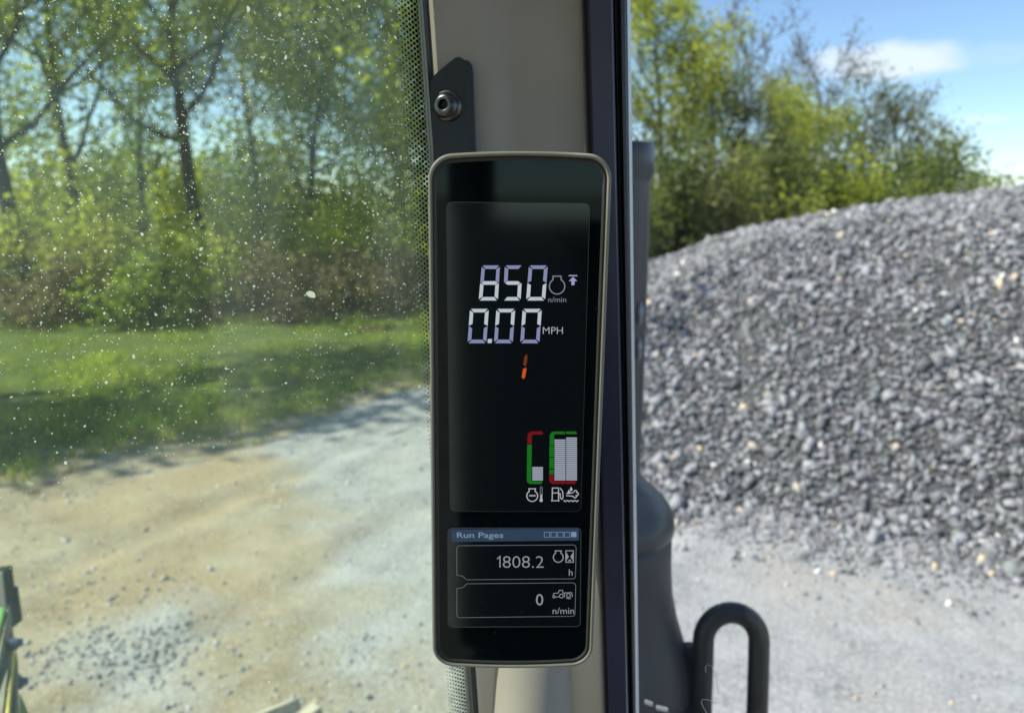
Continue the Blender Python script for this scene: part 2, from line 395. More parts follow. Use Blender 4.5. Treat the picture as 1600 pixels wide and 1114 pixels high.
# ------------------------------------------------------------------ trees and shrubs
M_LEAF = attr_mat('spring_leaves', .6, .55, .3)
def bark(name, col): return mat(name, col, .95, noise=(6, .4), bump=(18, .8, .03), spec=.15)
M_BARK = [bark('dark_bark', (.045, .038, .03)), bark('grey_bark', (.12, .105, .09)), bark('brown_twigs', (.13, .09, .06))]
UP = Vector((0, 0, 1))
def rv(s): return Vector(rng.normal(0, s, 3))
def limb(p, d, L, r, k, up=.12, wob=.14, taper=.3):
    pts, rad = [p.copy()], [r]; d = d.normalized()
    for i in range(k):
        d = (d + rv(wob) + UP*up).normalized(); p = p + d*(L/k); pts.append(p.copy()); rad.append(r*(1-(1-taper)*(i+1)/k))
    return pts, rad
def leaf_mesh(pts, size, c0, c1, dark=.35):
    N = len(pts); nrm = rng.normal(size=(N, 3)); nrm[:, 2] += .5; nrm /= np.linalg.norm(nrm, axis=1)[:, None]
    a = np.cross(nrm, rng.normal(size=(N, 3))); a /= np.linalg.norm(a, axis=1)[:, None]; b_ = np.cross(nrm, a)
    s = (size*rng.uniform(.55, 1.35, N))[:, None]
    V = np.stack([pts-a*s, pts+b_*s*.55+nrm*s*.12, pts+a*s, pts-b_*s*.55+nrm*s*.12], 1)
    t = np.clip(.5+1.3*fbm(pts[:, 0]*1.1+pts[:, 2]*.7, pts[:, 1]*1.1-pts[:, 2]*.9, 2, 41)+rng.normal(0, .25, N), 0, 1)[:, None]
    C = (1-t)*np.array(c0)+t*np.array(c1)
    return np_mesh('crown', V.reshape(-1, 3), np.arange(N*4).reshape(-1, 4), 4, np.repeat(C, 4, 0))
GREENS = {'yellow': ((.17, .21, .035), (.37, .41, .065)), 'mid': ((.125, .18, .032), (.30, .36, .06)), 'dark': ((.065, .09, .026), (.15, .19, .05)),
          'brown': ((.10, .085, .055), (.19, .16, .11)), 'olive': ((.14, .15, .065), (.27, .28, .115))}
def tree(base, h, r, label, lean=(0, 0), leaves=5000, green='mid', lsize=.09, barkm=0, first=.3, nl=11, spread=.36, name='broadleaf_tree', cat='tree', scatter=.28, group=None, aim=None, twig=.006):
    base = Vector((base[0], base[1], float(ground_z(np.array(base[0]), np.array(base[1])))-.05))
    root = empty(name, base, label, cat, group); mb = MB(); tips = []
    tr, rad = [], []; p = base.copy(); d = Vector((lean[0], lean[1], 1)).normalized(); k = 12
    for i in range(k+1):
        tr.append(p.copy()); rad.append(r*(1.35 if i == 0 else 1)*(1-.82*i/k)); d = (d+rv(.045)+UP*.015).normalized(); p = p+d*(h/k)
    tube(mb, tr, rad, 9)
    for i in range(nl):
        f = first+(1-first)*(i+.5*rng.random())/nl; fi = min(f*k, k-.01); j = int(fi); q = tr[j].lerp(tr[j+1], fi-j)
        az = i*2.399+rng.uniform(-.5, .5); el = rng.uniform(.35, 1.0)
        if aim and i < len(aim): az, el = aim[i]
        L = h*spread*(1.15-.6*(f-first)/(1-first))*rng.uniform(.75, 1.15)
        pts, rr = limb(q, Vector((math.cos(az)*math.cos(el), math.sin(az)*math.cos(el), math.sin(el))), L, rad[j]*.5, 6)
        tube(mb, pts, rr, 6, False)
        for s in range(6):
            w = 1+int(rng.integers(0, 6)); q2 = pts[w]; dd = (pts[w]-pts[w-1]).normalized()+rv(.55)
            p2, r2 = limb(q2, dd, L*rng.uniform(.3, .55), max(rr[w]*.55, twig), 4, wob=.2); tube(mb, p2, r2, 4, False)
            for s2 in range(4):
                w2 = 1+int(rng.integers(0, 4)); p3, r3 = limb(p2[w2], (p2[w2]-p2[w2-1]).normalized()+rv(.7), L*rng.uniform(.14, .3), max(r2[w2]*.5, twig), 3, wob=.25)
                tube(mb, p3, r3, 3, False); tips += p3[1:]+[p2[w2]]
    o = mb.build('trunk', M_BARK[barkm], root, smooth=True)
    if leaves:
        T = np.array([list(v) for v in tips]); T = T[rng.integers(0, len(T), leaves)]+rng.normal(0, scatter, (leaves, 3))
        link('crown', leaf_mesh(T, lsize, *GREENS[green]), M_LEAF, root)
    return root
def shrub(base, h, w, label, leaves=3500, green='mid', lsize=.07, barkm=2, name='shrub', cat='shrub', stems=9, group=None):
    base = Vector((base[0], base[1], float(ground_z(np.array(base[0]), np.array(base[1])))-.03))
    root = empty(name, base, label, cat, group); mb = MB(); tips = []
    for i in range(stems):
        a = rng.uniform(0, 6.28); out = rng.uniform(.05, 1)
        q = base+Vector((math.cos(a)*w*.18*out, math.sin(a)*w*.18*out, 0))
        pts, rr = limb(q, Vector((math.cos(a)*out*w/h*.8, math.sin(a)*out*w/h*.8, 1)), h*rng.uniform(.6, 1.0), .016*h**.5, 7, up=.06, wob=.16); tube(mb, pts, rr, 4, False)
        for s in range(7):
            k = 1+int(rng.integers(1, 7)); p2, r2 = limb(pts[k], (pts[k]-pts[k-1]).normalized()+rv(.7), h*rng.uniform(.15, .35), rr[k]*.6, 3, wob=.25); tube(mb, p2, r2, 3, False); tips += p2
        tips += pts[1:]
    mb.build('stems', M_BARK[barkm], root, smooth=True)
    if leaves:
        T = np.array([list(v) for v in tips]); T = T[rng.integers(0, len(T), leaves)]+rng.normal(0, .13*h**.5, (leaves, 3)); T[:, 2] = np.maximum(T[:, 2], .05)
        link('leaves', leaf_mesh(T, lsize, *GREENS[green]), M_LEAF, root)
    return root
def at(px, dist):              # a spot in the direction of a photo column at a distance forward
    return ((px-800)/F*dist*1.02, dist)

# wood on the left
tree(at(322, 20), 12.5, .21, 'tall dark trunked tree leaning right, tallest trunk seen through the windscreen', lean=(.045, 0), leaves=8000, green='mid', first=.34, nl=13, aim=[(2.9, .35), (.25, .6), (3.3, .7)])
tree(at(148, 22), 11.5, .17, 'slender dark tree between the leaning edge tree and the tallest trunk', lean=(.05, 0), leaves=8000, green='mid', first=.3, nl=12)
tree(at(55, 18.5), 11, .22, 'thick leaning tree at the edge of the wood, seen at the windscreen corner', lean=(-.06, 0), leaves=7500, green='mid', first=.34, nl=12)
tree(at(492, 22), 9.5, .13, 'light green tree with a thin trunk right of the tallest trunk', leaves=15000, green='yellow', first=.2, nl=14, scatter=.42)
tree(at(632, 23), 10, .15, 'bushy light green tree beside the dotted glass border', leaves=17000, green='yellow', first=.14, nl=15, scatter=.45)
tree(at(248, 27), 11, .13, 'thin straight tree standing back in the wood left of the tallest trunk', lean=(-.07, 0), leaves=8000, green='mid', first=.3, nl=12)
tree(at(420, 28), 10.5, .15, 'grey barked tree deeper in the wood behind the light green tree', lean=(.09, 0), leaves=8000, green='olive', barkm=1, first=.35, nl=11)
tree(at(-30, 25), 10, .16, 'hazy green tree deep in the wood at the photo edge', leaves=12000, green='yellow', first=.25, nl=12)
tree((-13.0, 7.3), 8.8, .2, 'tall tree beside the lawn casting shade across the grass', leaves=4200, green='mid', first=.42, nl=14, lsize=.12)
tree((-9.4, 8.9), 10.0, .18, 'leafy tree by the lawn edge, just outside the picture', leaves=3600, green='mid', first=.48, nl=13, lsize=.12)
sh = [(20, 18.5, 2.6, 2.6, 'yellow', 'yellow green bush under the leaning edge tree'), (100, 16.0, 1.5, 2.6, 'brown', 'low tangle of brown brush at the wood edge, left of the round green bush'),
      (225, 15.6, 1.5, 1.5, 'mid', 'small round green bush at the edge of the lawn'), (195, 21, 3.6, 3.4, 'yellow', 'tall sunlit bush between the slender dark tree and the tallest trunk'),
      (285, 18.4, 1.5, 2.8, 'mid', 'low green bush at the foot of the tallest trunk'), (398, 18.6, 2.5, 2.4, 'yellow', 'bright yellow green bush right of the tallest trunk'),
      (455, 17.0, 1.7, 2.4, 'brown', 'brown leafless brush in front of the thin trunk light green tree'), (545, 19.2, 2.9, 3.0, 'yellow', 'yellow green bush between the two light green trees'),
      (600, 17.8, 1.8, 2.5, 'brown', 'brown brush at the lawn end near the dotted glass border'), (650, 21, 3.8, 3.0, 'yellow', 'tall green bush against the dotted glass border'),
      (345, 23.5, 4.2, 3.6, 'yellow', 'green thicket bush behind the tallest trunk'), (90, 23, 4.4, 3.6, 'yellow', 'green thicket bush behind the leaning edge tree')]
for (px, d, h, w, gr, lab) in sh:
    shrub(at(px, d), h, w, lab, leaves=2600 if gr == 'brown' else int(2600*h/2.2), green=gr, lsize=.06 if gr == 'brown' else .085, stems=16 if gr == 'brown' else 10,
          name='brush' if gr == 'brown' else 'bush', cat='brush' if gr == 'brown' else 'bush', group='bushes along the wood edge')
def undergrowth():           # weeds, dead leaves and low brush where the lawn runs into the wood
    N = 42000; x = rng.uniform(-17, 1.5, N); d = rng.random(N)**.8
    front = 15.6+1.9*fbm(x*.45, x*0+7, 3, 71); y = front+d*6
    lump = np.clip(.5+1.4*fbm(x*.9, y*.9, 2, 81), .05, 1.2)
    T = np.stack([x, y, ground_z(x, y)+.03+rng.random(N)**1.3*lump*np.clip(.25+d*2.2, 0, 1)*.85], -1)
    c0 = np.where((fbm(x*.5, y*.5, 2, 91) > .08)[:, None], np.array([.11, .095, .062]), np.array([.12, .16, .04]))
    me = leaf_mesh(T, .055, (.07, .06, .035), (.20, .16, .10)); C = np.repeat(c0*rng.uniform(.6, 1.7, (N, 1)), 4, 0)
    c4 = np.ones((N*4, 4), np.float32); c4[:, :3] = C; me.color_attributes['Col'].data.foreach_set('color', c4.ravel()); me.name = 'undergrowth'
    o = link('undergrowth', me, M_LEAF); o['kind'] = 'stuff'; o['label'] = 'low weeds and dead leaves where the lawn meets the wood'; o['category'] = 'undergrowth'
undergrowth()
# trees behind the heap on the right
R = [(1045, 24, 8.6, 11000, 'yellow', .15, 'tall leafy green tree rising behind the black exhaust stack', 0, .25),
     (1105, 27, 7.2, 6000, 'olive', .13, 'olive crowned tree just right of the tall leafy one', 1, .35),
     (1165, 30, 8.7, 700, 'brown', .12, 'bare grey tree with upright limbs left of the cloud', 1, .3),
     (1200, 27, 5.8, 9000, 'olive', .12, 'rounded olive tree in front of the bare grey tree', 1, .2),
     (1280, 31, 8.2, 600, 'brown', .12, 'bare twiggy tree reaching up to the cloud', 1, .3),
     (1262, 25.5, 5.4, 9000, 'yellow', .1, 'small yellow green tree under the bare twiggy tree', 1, .15),
     (1345, 30, 6.6, 2200, 'olive', .15, 'thin leaved spreading tree below the cloud', 0, .3),
     (1415, 30, 6.3, 2400, 'olive', .14, 'thin leaved tree at the right end of the tree line', 0, .3),
     (1462, 31, 5.0, 1800, 'olive', .11, 'low sparse tree where the tree line drops to the heap', 1, .25)]
for (px, d, h, lv, gr, r, lab, bk, first) in R:
    tree(at(px-22, d), h, r, lab, leaves=lv, green=gr, barkm=bk, first=first, nl=15, lsize=.068, scatter=.24, group='trees behind the stone heap', twig=.022 if lv < 2500 else .014)
sh = [(1040, 21, 4.3, 3.4, 'dark', 'dark green bush directly behind the exhaust stack'), (1110, 22, 4.6, 3.6, 'olive', 'olive bush over the low left end of the heap'),
      (1185, 23, 4.2, 3.4, 'dark', 'dark bush over the heap below the rounded olive tree'), (1250, 23, 4.4, 3.2, 'yellow', 'bright yellow green bush over the middle of the heap crest'),
      (1320, 24, 4.1, 3.6, 'dark', 'dark green bush right of the bright bush over the crest'), (1400, 25, 4.4, 3.6, 'dark', 'dark green rounded bush below the thin leaved trees'),
      (1450, 27, 3.9, 3.0, 'mid', 'green bush at the right end of the tree line'), (1500, 29, 3.7, 2.6, 'brown', 'brown twiggy brush fading out at the heap crest')]
for (px, d, h, w, gr, lab) in sh:
    shrub(at(px, d), h, w, lab, leaves=1500 if gr == 'brown' else 6500, green=gr, lsize=.095, stems=14, name='bush', cat='bush', group='bushes behind the stone heap')
# the wood goes on behind as one mass
def far_wood():
    N = 90000; pts = []
    cx = np.concatenate([rng.uniform(-46, -5, 80), rng.uniform(-5, 18.5, 50)]); cyy = np.concatenate([rng.uniform(29, 42, 80), rng.uniform(31, 40, 50)])
    ch = np.concatenate([3.4+3.6*rng.random(80)**2, rng.uniform(3.2, 5.0, 50)])
    i = rng.integers(0, 130, N); q = rng.normal(size=(N, 3)); q /= np.linalg.norm(q, axis=1)[:, None]; q *= rng.random((N, 1))**.4
    T = np.stack([cx[i]+q[:, 0]*2.3, cyy[i]+q[:, 1]*2.0, np.maximum(ch[i]*(.5+.5*q[:, 2]), .05)], -1)
    me = leaf_mesh(T, .17, (.06, .09, .025), (.19, .24, .05)); me.name = 'far_wood'
    o = link('far_wood', me, M_LEAF); o['kind'] = 'stuff'; o['label'] = 'dense green undergrowth of the wood in the distance'; o['category'] = 'wood'
    # brush litter on the wood floor
far_wood()

# ------------------------------------------------------------------ tractor
TA = math.radians(36)
TF = Vector((-math.sin(TA), math.cos(TA), 0)); TR = Vector((math.cos(TA), math.sin(TA), 0))
tractor = empty('tractor', (-.3, .2, 0), 'tractor seen from its driver seat: corner post, glass, exhaust stack and grab rail', 'tractor')
M_TRIM = mat('beige_trim', (.41, .37, .315), .62, noise=(30, .05), bump=(1400, .25, .0004))
M_RUB = mat('black_rubber', (.012, .013, .014), .55, noise=(40, .2), bump=(300, .3, .0008))
M_FRAME = mat('slate_frame', (.045, .047, .085), .36, noise=(20, .1))
M_LIP = mat('pale_glass_edge', (.8, .79, .78), .4, noise=(200, .1))
def line3(pt, pb, dt, db, t):   # a straight post edge through two photo points, run on at both ends
    a, b_ = P(pt, 0, dt), P(pb, 1114, db); return a.lerp(b_, t)
SD = 1.215                      # an upright edge is farther off at the foot of the view than at its head
def post(name, cols, material, parent, t0=-.55, t1=2.6, smooth=False, bev=None, k=2):
    mb = MB(); n_ = len(cols)
    ts = [t0+(t1-t0)*i/(k-1) for i in range(k)]
    for t in ts:
        for (a, b_, d) in cols: mb.v.append(tuple(line3(a, b_, d, d*SD, t)))
    for i in range(k-1):
        for j in range(n_):
            q = (j+1) % n_; mb.f.append((i*n_+j, (i+1)*n_+j, (i+1)*n_+q, i*n_+q))
    mb.f.append(tuple(range(n_))); mb.f.append(tuple((k-1)*n_+j for j in reversed(range(n_))))
    o = mb.build(name, material, parent, smooth)
    if bev: bevel(o, bev)
    return o
# the post trim: two flats with a soft hollow between
cols = []
for u in np.linspace(0, 1, 41):
    a = 664+(912-664)*u; b_ = 743+(948-743)*u
    q_ = min(1, max(0, (u-.34)/.2)); groove = .009*q_*q_*(3-2*q_) + .017*u
    rnd = .002*(max(0, 1-u/.04)**2+max(0, 1-(1-u)/.03)**2)
    cols.append((a, b_, .483+groove+rnd))
cols += [(912, 948, .56), (664, 743, .56)]
cp = post('corner_post', cols, M_TRIM, tractor, smooth=True)
cp.modifiers.new('w', 'WEIGHTED_NORMAL')
post('windscreen_seal', [(652, 731, .500), (655, 734, .4815), (660, 740, .4795), (666, 746, .4815), (666, 746, .55), (652, 731, .55)], mat('grey_rubber', (.04, .045, .045), .45), cp)
post('door_gap', [(911, 947, .512), (919.5, 952.5, .512), (919.5, 952.5, .56), (911, 947, .56)], M_RUB, cp)
post('door_frame', [(918, 951, .506), (921, 954, .502), (955, 979, .503), (958, 982, .508), (958, 982, .58), (918, 951, .58)], M_FRAME, cp)
post('door_seal', [(957, 981, .515), (961, 984, .511), (966, 987, .514), (970, 989, .511), (976, 991, .514), (980.5, 994, .522), (980.5, 994, .59), (957, 981, .59)], M_RUB, cp)
post('glass_edge_strip', [(980, 993.5, .520), (984.8, 998.3, .546), (984.5, 998, .57), (980, 993.5, .57)], M_LIP, cp)
# rounded boss low on the post, under the monitor
mb = MB(); rings = []
for i in range(25):
    t = .80+.8*i/24; w = min(1, max(0, (t-.80)/.22))**.6
    a, c = line3(752, 764, .49, .49*SD, t), line3(862, 896, .49, .49*SD, t); mid = (a+c)/2; hw = (c-a)*.5*(.9+.1*w)
    back = (mid-Vector((0, 0, H))); back.z = 0; back.normalize()
    rings.append([mid+hw*math.cos(v)*1.0 - back*(math.sin(v)*.046*w) + back*.012 for v in np.linspace(math.pi, 0, 21)])
for r_ in rings: mb.v += [tuple(p) for p in r_]
for i in range(24):
    for j in range(20): mb.f.append((i*21+j, (i+1)*21+j, (i+1)*21+j+1, i*21+j+1))
mb.build('post_boss', M_TRIM, cp, smooth=True)

# glass
def glass_mat(name, tint, film, filmcol, fscale, r0=.02):
    m, n, l, b = new_mat(name); n.remove(b); out = n['Material Output']
    tr = n.new('ShaderNodeBsdfTransparent'); tr.inputs['Color'].default_value = (*tint, 1)
    gl = n.new('ShaderNodeBsdfGlossy'); gl.inputs['Roughness'].default_value = .02
    lw = n.new('ShaderNodeLayerWeight'); lw.inputs['Blend'].default_value = .5
    pw = n.new('ShaderNodeMath'); pw.operation = 'POWER'; pw.inputs[1].default_value = 5; l.new(lw.outputs['Facing'], pw.inputs[0])
    fr = n.new('ShaderNodeMapRange'); fr.inputs['To Min'].default_value = r0; fr.inputs['To Max'].default_value = .9; l.new(pw.outputs[0], fr.inputs['Value'])
    m1 = n.new('ShaderNodeMixShader'); l.new(fr.outputs[0], m1.inputs[0]); l.new(tr.outputs[0], m1.inputs[1]); l.new(gl.outputs[0], m1.inputs[2])
    df = n.new('ShaderNodeBsdfDiffuse'); df.inputs['Color'].default_value = (*filmcol, 1)
    tl = n.new('ShaderNodeBsdfTranslucent'); tl.inputs['Color'].default_value = (*filmcol, 1)
    m2 = n.new('ShaderNodeMixShader'); m2.inputs[0].default_value = .65; l.new(df.outputs[0], m2.inputs[1]); l.new(tl.outputs[0], m2.inputs[2])
    g = n.new('ShaderNodeNewGeometry')
    x = n.new('ShaderNodeTexNoise'); x.inputs['Scale'].default_value = fscale; x.inputs['Detail'].default_value = 5; x.inputs['Roughness'].default_value = .6
    mpp = n.new('ShaderNodeMapping'); mpp.inputs['Scale'].default_value = (1, 1, .35); l.new(g.outputs['Position'], mpp.inputs['Vector']); l.new(mpp.outputs[0], x.inputs['Vector'])
    r = n.new('ShaderNodeMapRange'); r.inputs['From Min'].default_value = .3; r.inputs['From Max'].default_value = .72
    r.inputs['To Min'].default_value = film*.5; r.inputs['To Max'].default_value = film*1.6; l.new(x.outputs['Fac'], r.inputs['Value'])
    m3 = n.new('ShaderNodeMixShader'); l.new(r.outputs[0], m3.inputs[0]); l.new(m1.outputs[0], m3.inputs[1]); l.new(m2.outputs[0], m3.inputs[2])
    l.new(m3.outputs[0], out.inputs['Surface']); return m
M_WS = glass_mat('green_tinted_glass', (.93, .985, .92), .036, (.74, .88, .76), 9)
M_SG = glass_mat('clear_side_glass', (.96, .975, .975), .006, (.8, .8, .8), 6, .008)
M_DUST = mat('pale_dust', (.85, .84, .78), .9)
nn = M_DUST.node_tree; tl = nn.nodes.new('ShaderNodeBsdfTranslucent'); tl.inputs['Color'].default_value = (.9, .9, .82, 1)
ms = nn.nodes.new('ShaderNodeMixShader'); ms.inputs[0].default_value = .6
nn.links.new(nn.nodes['Principled BSDF'].outputs[0], ms.inputs[1]); nn.links.new(tl.outputs[0], ms.inputs[2]); nn.links.new(ms.outputs[0], nn.nodes['Material Output'].inputs['Surface'])

WT, WB = P(656, 0, .508), P(735, 1114, .508*SD)
def Wp(s, t, off=0.0):          # point on the windscreen: s metres to the left of the post, t down the post
    return WT.lerp(WB, t) - TR*s + WN*off
WN = (WB-WT).cross(TR).normalized()
if WN.dot(TF) < 0: WN = -WN     # outward
def pane(name, fn, s0, s1, t0, t1, th, material, parent):
    mb = MB(); o = fn(s0, t0); boxpts(mb, o, fn(s1, t0)-o, fn(s0, t1)-o, fn(s0, t0, th)-o); return mb.build(name, material, parent)
ws = pane('windscreen', Wp, -.004, 1.25, -.55, 2.6, .006, M_WS, tractor); ws['label'] = 'dusty green tinted windscreen'
SW_T, SW_B = P(983, 0, .548), P(996, 1114, .548*SD)
SN = (SW_B-SW_T).cross(TF).normalized()
if SN.dot(TR) < 0: SN = -SN
def Sp(s, t, off=0.0): return SW_T.lerp(SW_B, t) - TF*s + SN*off
sw = pane('side_window', Sp, -.004, .9, -.55, 2.6, .005, M_SG, tractor); sw['label'] = 'clear side window with a few specks'
def to_px(p):
    q = p-Vector((0, 0, H)); d = q.y*math.cos(PITCH)-q.z*math.sin(PITCH); return 800+F*q.x/d, 557-F*(q.y*math.sin(PITCH)+q.z*math.cos(PITCH))/d
# black dotted border fired on the glass
mb = MB(); LEN = (WB-WT).length; TD = (WB-WT).normalized()
boxed = [Wp(-.004, -.55, -.0004), Wp(.0022, -.55, -.0004), Wp(.0022, 2.6, -.0004), Wp(-.004, 2.6, -.0004)]; mb.add(boxed, [(0, 1, 2, 3)])
pitch_s, pitch_t = .0024, .0034
for i in range(8):
    rad = .00150*(1-i/9.5)**.8
    for j in range(int(LEN*1.75/pitch_t)):
        c = Wp(.0022+i*pitch_s, -.25) + TD*((j+.5*(i % 2))*pitch_t) - WN*.0004
        mb.add([c+TR*(rad*math.cos(a))+TD*(rad*math.sin(a)) for a in (0, 1.047, 2.094, 3.1416, 4.189, 5.236)], [(0, 1, 2, 3, 4, 5)])
o = mb.build('dotted_border', mat('black_ceramic_print', (.008, .008, .008), .35), ws); o['kind'] = 'stuff'
# dust on the windscreen
mb = MB()
def speck(mb, c, r, e1, e2, k=5, el=1.0):
    a0 = random.uniform(0, 6.28); x1 = e1*math.cos(a0)+e2*math.sin(a0); x2 = e2*math.cos(a0)-e1*math.sin(a0)
    mb.add([c+x1*(r*el*random.uniform(.6, 1.2)*math.cos(2*math.pi*i/k))+x2*(r*random.uniform(.6, 1.2)*math.sin(2*math.pi*i/k)) for i in range(k)], [tuple(range(k))])
cnt = 0
for i in range(66000):
    s, t = random.uniform(.012, .55), random.uniform(-.35, 1.4)
    dens = 1.0 if t < .34 else max(.045, 1-(t-.34)/.22)
    dens *= .15+1.7*float(vnoise(np.array(s*22), np.array(t*9), 77)+.5) if t < 1 else 1
    if s < .09 and t > .3: dens *= .5
    if random.random() > dens: continue
    r = min(.0011, math.exp(random.gauss(math.log(.000205), .5))); speck(mb, Wp(s, t, .0066), r, -TR, TD, el=random.uniform(1, 1.9))
for (px, py, r) in ((155, 295, .0010), (222, 366, .0009), (388, 15, .0014)):
    q = ray(px, py); c = Vector((0, 0, H))+q*((Wp(0, 0, .0067)-Vector((0, 0, H))).dot(WN)/q.dot(WN)); speck(mb, c, r, -TR, TD, 9, 1.3)
q = ray(486, 460); c = Vector((0, 0, H))+q*((Wp(0, 0, .0068)-Vector((0, 0, H))).dot(WN)/q.dot(WN)); e_ = (TD*-.5-TR).normalized(); e_2 = e_.cross(WN)
mb.add([c+e_*(-.0034*math.cos(a)*(1+.12*math.sin(3*a)))+e_2*(.0021*math.sin(a)) for a in np.linspace(0, 2*math.pi, 17)[:-1]], [tuple(range(16))])
for k in range(9):
    s, t = random.uniform(.05, .3), random.uniform(0, .6); c = Wp(s, t, .0068); d = (TR*random.uniform(-1, 1)+TD*random.uniform(-.6, .6)).normalized()
    tube(mb, [c, c+d*.003+TD*.0006, c+d*.0065], [.00013, .00018, .0001], 4)
o = mb.build('dust', M_DUST, ws); o['kind'] = 'stuff'
mb = MB()
for i in range(170):
    c = Sp(random.uniform(.01, .4), random.uniform(-.1, 1.2), .0056); speck(mb, c, min(.0007, math.exp(random.gauss(math.log(.00018), .5))), TF, TD)
o = mb.build('dust', M_DUST, sw); o['kind'] = 'stuff'
mb = MB()
for i in range(46):
    c = Sp(random.uniform(.01, .4), random.uniform(-.1, 1.2), .0056); speck(mb, c, random.uniform(.00015, .0004), TF, TD, el=random.choice((1, 1, 3)))
o = mb.build('dark_specks', M_RUB, sw); o['kind'] = 'stuff'
M_HAIR = mat('pale_fibre', (.75, .74, .72), .6)
mb = MB()
def pixline(pts, d, r): tube(mb, [P(a, b_, d) for a, b_ in pts], r, 5)
pixline([(1103, 1050), (1102, 1042), (1106, 1038), (1112, 1040), (1117, 1050), (1121, 1068), (1123, 1085)], .50, .00016)
pixline([(1118, 1098), (1108, 1093), (1097, 1092), (1096, 1098), (1102, 1110), (1108, 1120)], .50, .0002)
mb.build('fibre', M_HAIR, sw, smooth=True)

# roof, rear wall and floor of the cab, round the camera
M_LINER = mat('headliner', (.22, .215, .20), .9); M_DARK = mat('dark_cab_plastic', (.018, .018, .019), .8)
def tbox(name, f0, f1, r0, r1, z0, z1, material, parent=tractor, bev=.02):
    mb = MB(); boxpts(mb, TF*f0+TR*r0+Vector((0, 0, z0)), TF*(f1-f0), TR*(r1-r0), (0, 0, z1-z0)); o = mb.build(name, material, parent); bevel(o, bev); return o
tbox('cab_roof', -1.1, .45, -1.0, .42, H+.36, H+.52, M_LINER)
tbox('rear_wall', -1.12, -1.06, -1.0, .5, .95, H-.06, M_DARK)
tbox('rear_pillar', -1.14, -1.04, .40, .50, H-.06, H+.36, M_DARK)
tbox('rear_pillar', -1.14, -1.04, -1.0, -.88, H-.06, H+.36, M_DARK)
tbox('cab_floor', -1.1, -.1, -.9, .22, .92, .99, M_DARK)

# exhaust stack
A = P(945, 450, 1.06); ax_, ay_ = A.x, A.y
def zat(py, r=0.0):             # height of a photo row on the near side of the stack
    rr = ray(1000, py); t = (ay_)/rr.y; return H+rr.z*t
M_STACK = mat('charcoal_stack', (.024, .027, .032), .35, noise=(14, .2), bump=(90, .15, .002))
M_STACK2 = mat('charcoal_plastic', (.026, .026, .028), .5, noise=(10, .2), bump=(120, .2, .002))
mb = MB(); r = .0595; zt = zat(228)
lathe(mb, A, [(r-.006, zt-.06), (r-.006, zt), (r+.002, zt+.002), (r+.0045, zt-.003), (r+.0045, zt-.038), (r+.001, zt-.043), (r, zt-.05), (r, zat(600)), (r-.001, zat(700)), (r-.001, zat(790))])
st = mb.build('exhaust_stack', M_STACK, tractor, smooth=True); st['label'] = 'dark round exhaust stack outside the side window'
mb = MB(); zb = zat(1060)
lathe(mb, A, [(r-.004, zat(735)), (r+.010, zat(752)), (r+.024, zat(764)), (r+.038, zat(777)), (r+.047, zat(790)), (r+.0515, zat(803)), (r+.0525, zat(816)), (r+.0515, zat(821)), (r+.047, zat(823))])
mb.build('stack_cap', M_STACK, st, smooth=True); mb = MB()
prof = [(r+.040, zat(815)), (r+.0490, zat(819)), (r+.0495, zat(850)), (r+.0505, zat(880)), (r+.054, zat(920)), (r+.062, zat(955)), (r+.074, zat(990)), (r+.083, zat(1020)), (r+.088, zat(1048)), (r+.088, zat(1120))]
lathe(mb, A, prof); mb.build('stack_shroud', M_STACK2, st, smooth=True)
for (px, py) in ((1000, 484), (997.5, 538)):   # two louvres on the pipe
    mb = MB(); z0 = zat(py); an = math.atan2(-.35, 1); dirv = Vector((math.cos(-.75), math.sin(-.75), 0)); tv = Vector((-dirv.y, dirv.x, 0))
    c = Vector((ax_, ay_, z0))+dirv*(r+.001)
    pts = [c+tv*(.006*math.cos(a))+Vector((0, 0, .017*math.sin(a))) for a in np.linspace(0, 2*math.pi, 13)[:-1]]
    mb.add(pts+[p+dirv*.004-(p-c)*.35 for p in pts], [tuple(range(12, 24))]+[(i, (i+1) % 12, 12+(i+1) % 12, 12+i) for i in range(12)])
    mb.build('louvre', mat('bright_louvre', (.2, .2, .21), .25, .6), st, smooth=True)
# bracket box at the foot of the stack, and the grab rail beside it
mb = MB(); q = P(985, 1046, 1.13)
boxpts(mb, Vector((ax_-.12, ay_-.20, zat(1062)-.30)), (.262, 0, 0), (.02, .30, 0), (0, 0, .30))
o = mb.build('stack_bracket', M_STACK, st); bevel(o, .012, 3)
mb = MB()
for (px, py, w) in ((1008, 1099, .010), (1026, 1108, .015)):
    c = P(px, py, .985); boxpts(mb, c, (w, 0, -.004), (0, .002, 0), (0, 0, .005))
mb.build('paint_scuff', mat('pale_scuff', (.45, .46, .48), .6), st)
DG = 1.12; cl_, cr_, top, rr_ = 1099, 1186, 957, 43.5
path = [(cl_-4, 1200), (cl_-3, 1090), (cl_-1, 1040)]
for a in np.linspace(math.pi, 0, 17): path.append(((cl_+cr_)/2+rr_*math.cos(a), 1001-rr_*math.sin(a)*1.02))
path += [(cr_-1, 1050), (cr_-3, 1114)]
pts = [P(a, b_, DG) for a, b_ in path]; pts.append(pts[-1]+Vector((-.004, .02, -.45)))
mb = MB(); tube(mb, pts, .0158, 18); gr = mb.build('grab_rail', mat('black_powder_coat', (.012, .013, .014), .38, noise=(60, .2), bump=(500, .2, .0006)), tractor, smooth=True)
gr['label'] = 'black bent tube grab rail by the stack'
mb = MB(); boxpts(mb, P(1070, 1012, 1.13), (.035, 0, 0), (0, .02, 0), (0, 0, -.2)); o = mb.build('rail_bracket', M_STACK, gr); bevel(o, .004)

